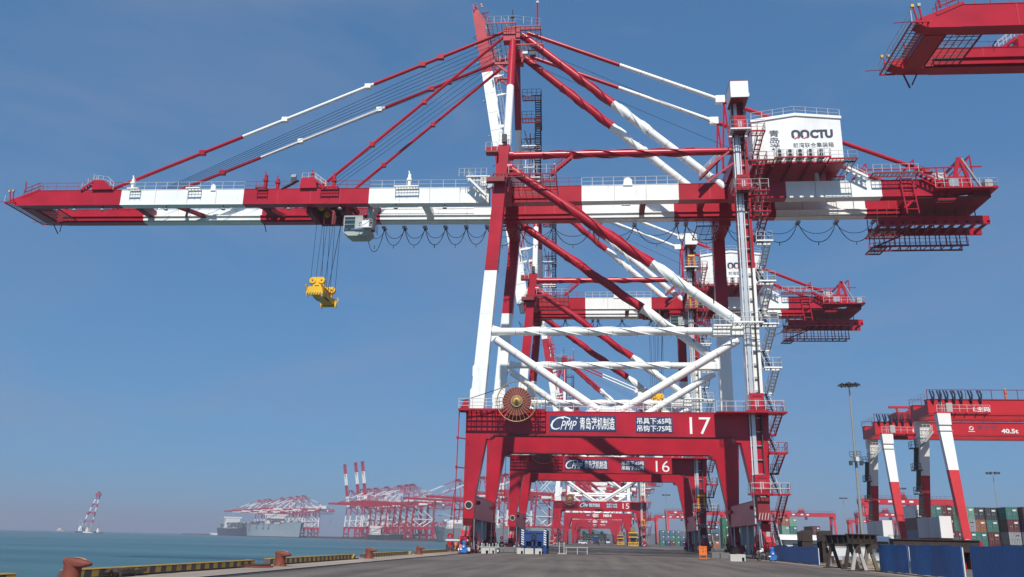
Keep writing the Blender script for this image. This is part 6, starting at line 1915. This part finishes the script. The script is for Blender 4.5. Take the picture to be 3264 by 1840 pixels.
b.box(-1.1, 1.1, 5.25, 5.55, 2.1, 2.5, BL)
b.build('frame', r)
b = MB(); b.box(-1.0, .9, 1.0, 4.8, .1, 1.2, 'grey_block'); b.box(-.9, .8, 1.2, 4.4, 1.2, 1.9, 'dark'); b.lathe((0, 2.5, 1.9), [(.4, 0), (.3, .5)], 'navy', 10); b.build('equipment', r)
tag(r, 'dark blue steel frame with white slanted stripes on its two posts', 'steel frame')


def pump(x, y, lab):
    r = empty('pump_unit', (x, y, 0)); m = 'bright_blue'
    b = MB(); b.lathe((0, 0, .25), [(.16, 0), (.24, .05), (.24, .55), (.17, .62), (.17, .8), (.2, .82), (.2, .98), (.1, 1.05)], m, 14); b.box(-.3, .3, -.22, .22, .12, .3, m); b.build('motor', r)
    b = MB(); b.lathe((.26, -.1, .42), [(.12, -.12), (.16, 0), (.12, .12)], m, 10, 'y'); b.lathe((-.24, -.05, .4), [(.1, -.15), (.1, .15)], 'steel', 10, 'x'); b.tube((0, -.2, .7), (0, -.34, .7), .08, 'letter', 8); b.build('valve', r)
    for s in (-.22, .22): b = MB(); b.lathe((s, -.05, .1), [(.1, -.06), (.1, .06)], 'dark', 10, 'x'); b.build('wheel', r)
    tag(r, lab, 'pump', 'blue pump units by the crane wheels')


pump(-13.25, 91.0, 'bright blue pump unit in front of the seaward wheels of crane 17')
pump(17.1, 87.6, 'bright blue pump unit beside the crouching worker')
r = empty('hose_cart', (-11.9, 99.3, 0))
b = MB(); b.box(-1.5, 1.5, -.35, .35, .62, .7, 'cab_grey'); b.box(-1.5, 1.5, -.3, -.24, .2, .26, 'steel')
for x in (-1.45, 0, 1.4): b.box(x, x + .05, -.3, .3, .1, .62, 'steel')
b.build('deck', r)
for i in range(9):
    b = MB(); k = (i * 7 % 5) * .03; b.lathe((-1.3 + i * .32 + k, 0, .7), [(.08, 0), (.08, .12), (.05, .14), (.09, .2 + k), (.04, .28 + k)], ('steel', 'cab_grey', 'concrete_block')[i % 3], 8); b.build('valve', r)
for x in (-1.2, 1.3):
    b = MB(); b.lathe((x, -.38, .26), [(.08, -.06), (.26, -.05), (.26, .05), (.08, .06)], 'rubber', 16, 'y'); b.lathe((x, -.46, .26), [(.02, -.01), (.12, -.01), (.12, .01)], 'letter', 12, 'y'); b.build('wheel', r)
tag(r, 'low cart carrying a row of grey valves, with a black wheel, by the seaward wheels', 'cart')
r = empty('work_bench', (-3.1, 104.6, 0), .1)
b = MB(); b.box(-.2, 2.5, -.25, .25, .72, .78, 'concrete_block'); b.box(-.2, 2.5, -.03, .03, .3, .35, 'steel'); b.build('top', r)
for x in (-.1, 1.2, 2.35): b = MB(); b.box(x, x + .07, -.2, .2, 0, .72, 'concrete_block'); b.build('leg', r)
b = MB(); b.box(-.9, -.82, -.05, .05, 0, 1.35, 'concrete_block'); b.box(-.35, -.27, -.05, .05, 0, 1.35, 'concrete_block'); b.box(-1.6, -.3, -.05, .05, .95, 1.0, 'steel'); b.box(-1.1, -.1, -.2, .2, 0, .06, 'concrete_block'); b.build('stand', r)
tag(r, 'pale low work bench with two upright posts on the open quay', 'bench')


# ------------------------------------------------------------------ yellow spreaders parked on stands under the far cranes
def parked(x, y, lab):
    r = empty('parked_spreader', (x, y, 0)); Y = 'yellow'
    b = MB(); b.box(-1.75, 1.75, -3, 3, .25, .45, Y)
    for i in range(8): b.box(-1.7 + i * .46, -1.55 + i * .46, -3.05, -2.9, .45, 1.35, Y)
    b.box(-1.75, 1.75, -3.05, -2.9, 1.3, 1.5, Y); b.box(-1.75, -1.6, -3, 3, 1.2, 1.5, Y); b.box(1.6, 1.75, -3, 3, 1.2, 1.5, Y)
    for s in (-1.5, 1.3): b.box(s, s + .2, -2.6, -2.4, 0, .3, 'dark')
    b.build('base_frame', r)
    b = MB()
    for xx in (-1.2, 1.0): b.box(xx, xx + .22, -2.2, -2.0, 1.4, 4.6, 'trestle_olive'); b.box(xx, xx + .22, 2.0, 2.2, 1.4, 4.6, Y)
    b.box(-1.5, 1.5, -2.4, 2.4, 4.4, 4.7, Y); b.box(-1.2, 1.2, -2.46, -2.2, 3.7, 4.4, 'dark'); b.box(-.9, .9, -1.6, 1.6, 2.2, 3.4, 'dark'); b.box(-1.5, 1.5, -2.45, -2.2, 3.0, 3.3, Y)
    b.build('upper_frame', r)
    b = MB(); b.prism([(-.7, 4.9), (.7, 4.9), (.9, 5.8), (.4, 6.6), (-.4, 6.6), (-.9, 5.8)], -.3, .3, 'trestle_olive'); b.tube((0, 0, 6.6), (0, 0, 8.6), .12, 'steel', 6)
    b.build('headblock', r)
    tag(r, lab, 'spreader', 'yellow spreaders parked on the quay')


parked(13.4, 303, 'larger yellow spreader parked on the quay beside the landward leg of crane 15')
parked(13.0, 430, 'smaller yellow spreader parked on the quay left of the larger one')

# ------------------------------------------------------------------ a van, a lorry
def van(x, y, rz, lab, m='car_white'):
    r = empty('parked_van', (x, y, 0), rz)
    b = MB(); b.prism([(-2.2, .35), (2.2, .35), (2.25, .95), (1.5, 1.1), (1.0, 1.75), (-2.1, 1.8), (-2.25, .9)], -.85, .85, m); b.build('body', r)
    b = MB(); b.prism([(1.32, 1.12), (.98, 1.66), (-1.9, 1.7), (-1.95, 1.15)], -.87, -.86, 'glass'); b.prism([(1.32, 1.12), (.98, 1.66), (-1.9, 1.7), (-1.95, 1.15)], .86, .87, 'glass'); b.bar((1.5, -.7, 1.14), (1.03, -.7, 1.72), .02, .04, 'glass'); b.box(-2.28, -2.2, -.7, .7, 1.1, 1.65, 'glass'); b.build('window', r)
    for xx in (-1.4, 1.4):
        for yy in (-.8, .8): b = MB(); b.lathe((xx, yy, .33), [(.15, -.12), (.33, -.1), (.33, .1), (.15, .12)], 'rubber', 14, 'y'); b.build('wheel', r)
    for yy in (-.6, .6): b = MB(); b.box(2.22, 2.28, yy - .15, yy + .15, .7, .9, 'letter'); b.build('headlight', r)
    tag(r, lab, 'van')


van(-5.4, 452, .3, 'small white van parked far down the quay under the inner portals')

def lorry(x, y, rz, col, lab):
    r = empty('lorry', (x, y, 0), rz)
    b = MB(); b.prism([(4.2, .6), (6.4, .6), (6.45, 1.6), (6.1, 2.9), (4.3, 2.9)], -1.2, 1.2, 'car_white'); b.build('cab', r)
    b = MB(); b.bar((6.43, -1.05, 1.9), (6.2, -1.05, 2.65), .04, .04, 'dark'); b.hexa([(6.42, -1.05, 1.75), (6.46, -1.05, 1.75), (6.46, 1.05, 1.75), (6.42, 1.05, 1.75), (6.17, -1.05, 2.7), (6.21, -1.05, 2.7), (6.21, 1.05, 2.7), (6.17, 1.05, 2.7)], 'glass'); b.build('window', r)
    b = MB(); b.box(-6.2, 5.2, -1.1, 1.1, .9, 1.15, 'dark'); b.build('chassis', r)
    b = MB(); b.box(-6.15, 3.9, -1.22, 1.22, 1.2, 3.8, 'cont_' + col); b.build('load', r)
    for xx in (-5.2, -4.0, 2.2, 5.3):
        for yy in (-1.0, 1.0): b = MB(); b.lathe((xx, yy, .5), [(.2, -.18), (.5, -.15), (.5, .15), (.2, .18)], 'rubber', 14, 'y'); b.build('wheel', r)
    tag(r, lab, 'lorry')


lorry(1.5, 520, 1.45, 'navy blue', 'white lorry with a blue box far down the quay under the inner portals')
lorry(9.5, 610, -1.5, 'dark grey', 'lorry with a dark box farthest away under the innermost portals')

# ------------------------------------------------------------------ people
def person(x, y, z, rz, pose, lab, top='cloth_orange', legs='cloth_dark', hat='white'):
    """Skin-modified skeleton turned into one continuous body mesh; hair, helmet and clothing are its children."""
    J = {'stand': dict(pel=(0, 0, .95), che=(0, .02, 1.3), nek=(0, .02, 1.5), hed=(0, .03, 1.63), kl=(-.11, .04, .5), fl=(-.12, 0, .07), tl=(-.12, .16, .04), kr=(.11, .1, .5), fr=(.12, .16, .07), tr=(.12, .32, .04), el=(-.27, -.02, 1.15), hl=(-.28, .1, .92), er=(.27, .04, 1.15), hr=(.28, .2, .94)),
         'crouch': dict(pel=(0, -.12, .34), che=(0, .14, .62), nek=(0, .26, .76), hed=(0, .36, .84), kl=(-.17, .28, .46), fl=(-.15, .02, .07), tl=(-.15, .18, .04), kr=(.17, .3, .42), fr=(.15, .06, .07), tr=(.15, .22, .04), el=(-.24, .34, .5), hl=(-.14, .5, .34), er=(.24, .36, .5), hr=(.12, .52, .32))}[pose]
    names = ['pel', 'che', 'nek', 'hed', 'kl', 'fl', 'tl', 'kr', 'fr', 'tr', 'el', 'hl', 'er', 'hr']
    che = Vector(J['che'])
    vs = [Vector(J[n]) for n in names]
    sl, sr = che + Vector((-.17, 0, .12)), che + Vector((.17, 0, .12))
    hl_, hr_ = Vector(J['pel']) + Vector((-.1, 0, -.06)), Vector(J['pel']) + Vector((.1, 0, -.06))
    base = len(vs); vs += [sl, sr, hl_, hr_]
    ed = [(0, 1), (1, 2), (2, 3), (0, base + 2), (base + 2, 4), (4, 5), (5, 6), (0, base + 3), (base + 3, 7), (7, 8), (8, 9), (1, base), (base, 10), (10, 11), (1, base + 1), (base + 1, 12), (12, 13)]
    rad = [.13, .15, .055, .085, .07, .05, .04, .07, .05, .04, .045, .035, .045, .035, .065, .065, .09, .09]
    me = bpy.data.meshes.new('person'); me.from_pydata([tuple(v) for v in vs], ed, []); me.update()
    ob = bpy.data.objects.new('person', me); COL.objects.link(ob)
    md = ob.modifiers.new('skin', 'SKIN')
    for i, v in enumerate(me.skin_vertices[0].data): v.radius = (rad[i], rad[i] * (.8 if i < 2 else 1)); v.use_root = (i == 0)
    ob.modifiers.new('sub', 'SUBSURF').levels = 1
    bpy.context.view_layer.update()
    m2 = bpy.data.meshes.new_from_object(ob.evaluated_get(bpy.context.evaluated_depsgraph_get()))
    ob.modifiers.clear(); ob.data = m2
    m2.materials.clear()
    for k in (top, legs, 'skin'): m2.materials.append(MAT[k])
    pz = J['pel'][2] + .02
    hd = Vector(J['hed'])
    for p in m2.polygons:
        c = p.center; p.use_smooth = True
        leg = min((c - Vector(J[n])).length for n in ('kl', 'kr', 'fl', 'fr')) < min((c - Vector(J[n])).length for n in ('che', 'el', 'er', 'nek'))
        hand = min((c - Vector(J[n])).length for n in ('hl', 'hr')) < .07
        p.material_index = 2 if (hand or (c - hd).length < .13) else (1 if leg else 0)
    ob.location = (x, y, z); ob.rotation_euler = (0, 0, rz)
    b = MB(); b.lathe(hd + Vector((0, 0, .03)), [(.135, 0), (.12, .06), (.08, .1), (.02, .12)], hat, 12); b.prism([(-.09, 0), (.09, 0), (.07, .12), (-.07, .12)], hd.z + .02, hd.z + .035, hat, 'xy') if pose == 'none' else None
    b.build('helmet', ob)
    b = MB()
    for s in (-.035, .035): b.lathe(hd + Vector((s, .088, .0)), [(.012, -.01), (.012, .01)], 'black', 6, 'y')
    b.lathe(hd + Vector((0, .1, -.03)), [(.02, -.02), (.01, .02)], 'skin', 6); b.build('face', ob)
    tag(ob, lab, 'person')


person(2.05, 330, .0, math.pi, 'stand', 'person in orange vest walking on the quay far off under the portals')
person(15.7, 87.6, .004, -1.2, 'crouch', 'crouching worker in dark clothes and white helmet by the blue pump', 'cloth_dark', 'cloth_dark', 'house_white')
person(65.2, 141.0, 24.3, math.pi, 'stand', 'person in orange standing on top of the nearest yard crane girder', 'cloth_orange', 'cloth_orange', 'yellow')

# ------------------------------------------------------------------ haze over the whole harbour
b = MB(); b.box(-3700, 2700, -170, 6500, -7.2, 113, 'white')
hz = b.build('haze')
hm = bpy.data.materials.new('haze')
hm.use_nodes = True
hn = hm.node_tree.nodes
hn.remove(hn["Principled BSDF"])
pv = hn.new("ShaderNodeVolumePrincipled")
pv.inputs['Color'].default_value = (0.53, 0.55, 0.68, 1)
pv.inputs['Density'].default_value = 0.00028
pv.inputs['Anisotropy'].default_value = 0.0
hm.node_tree.links.new(pv.outputs[0], hn["Material Output"].inputs['Volume'])
hz.data.materials.clear(); hz.data.materials.append(hm)
tag(hz, kind='stuff')
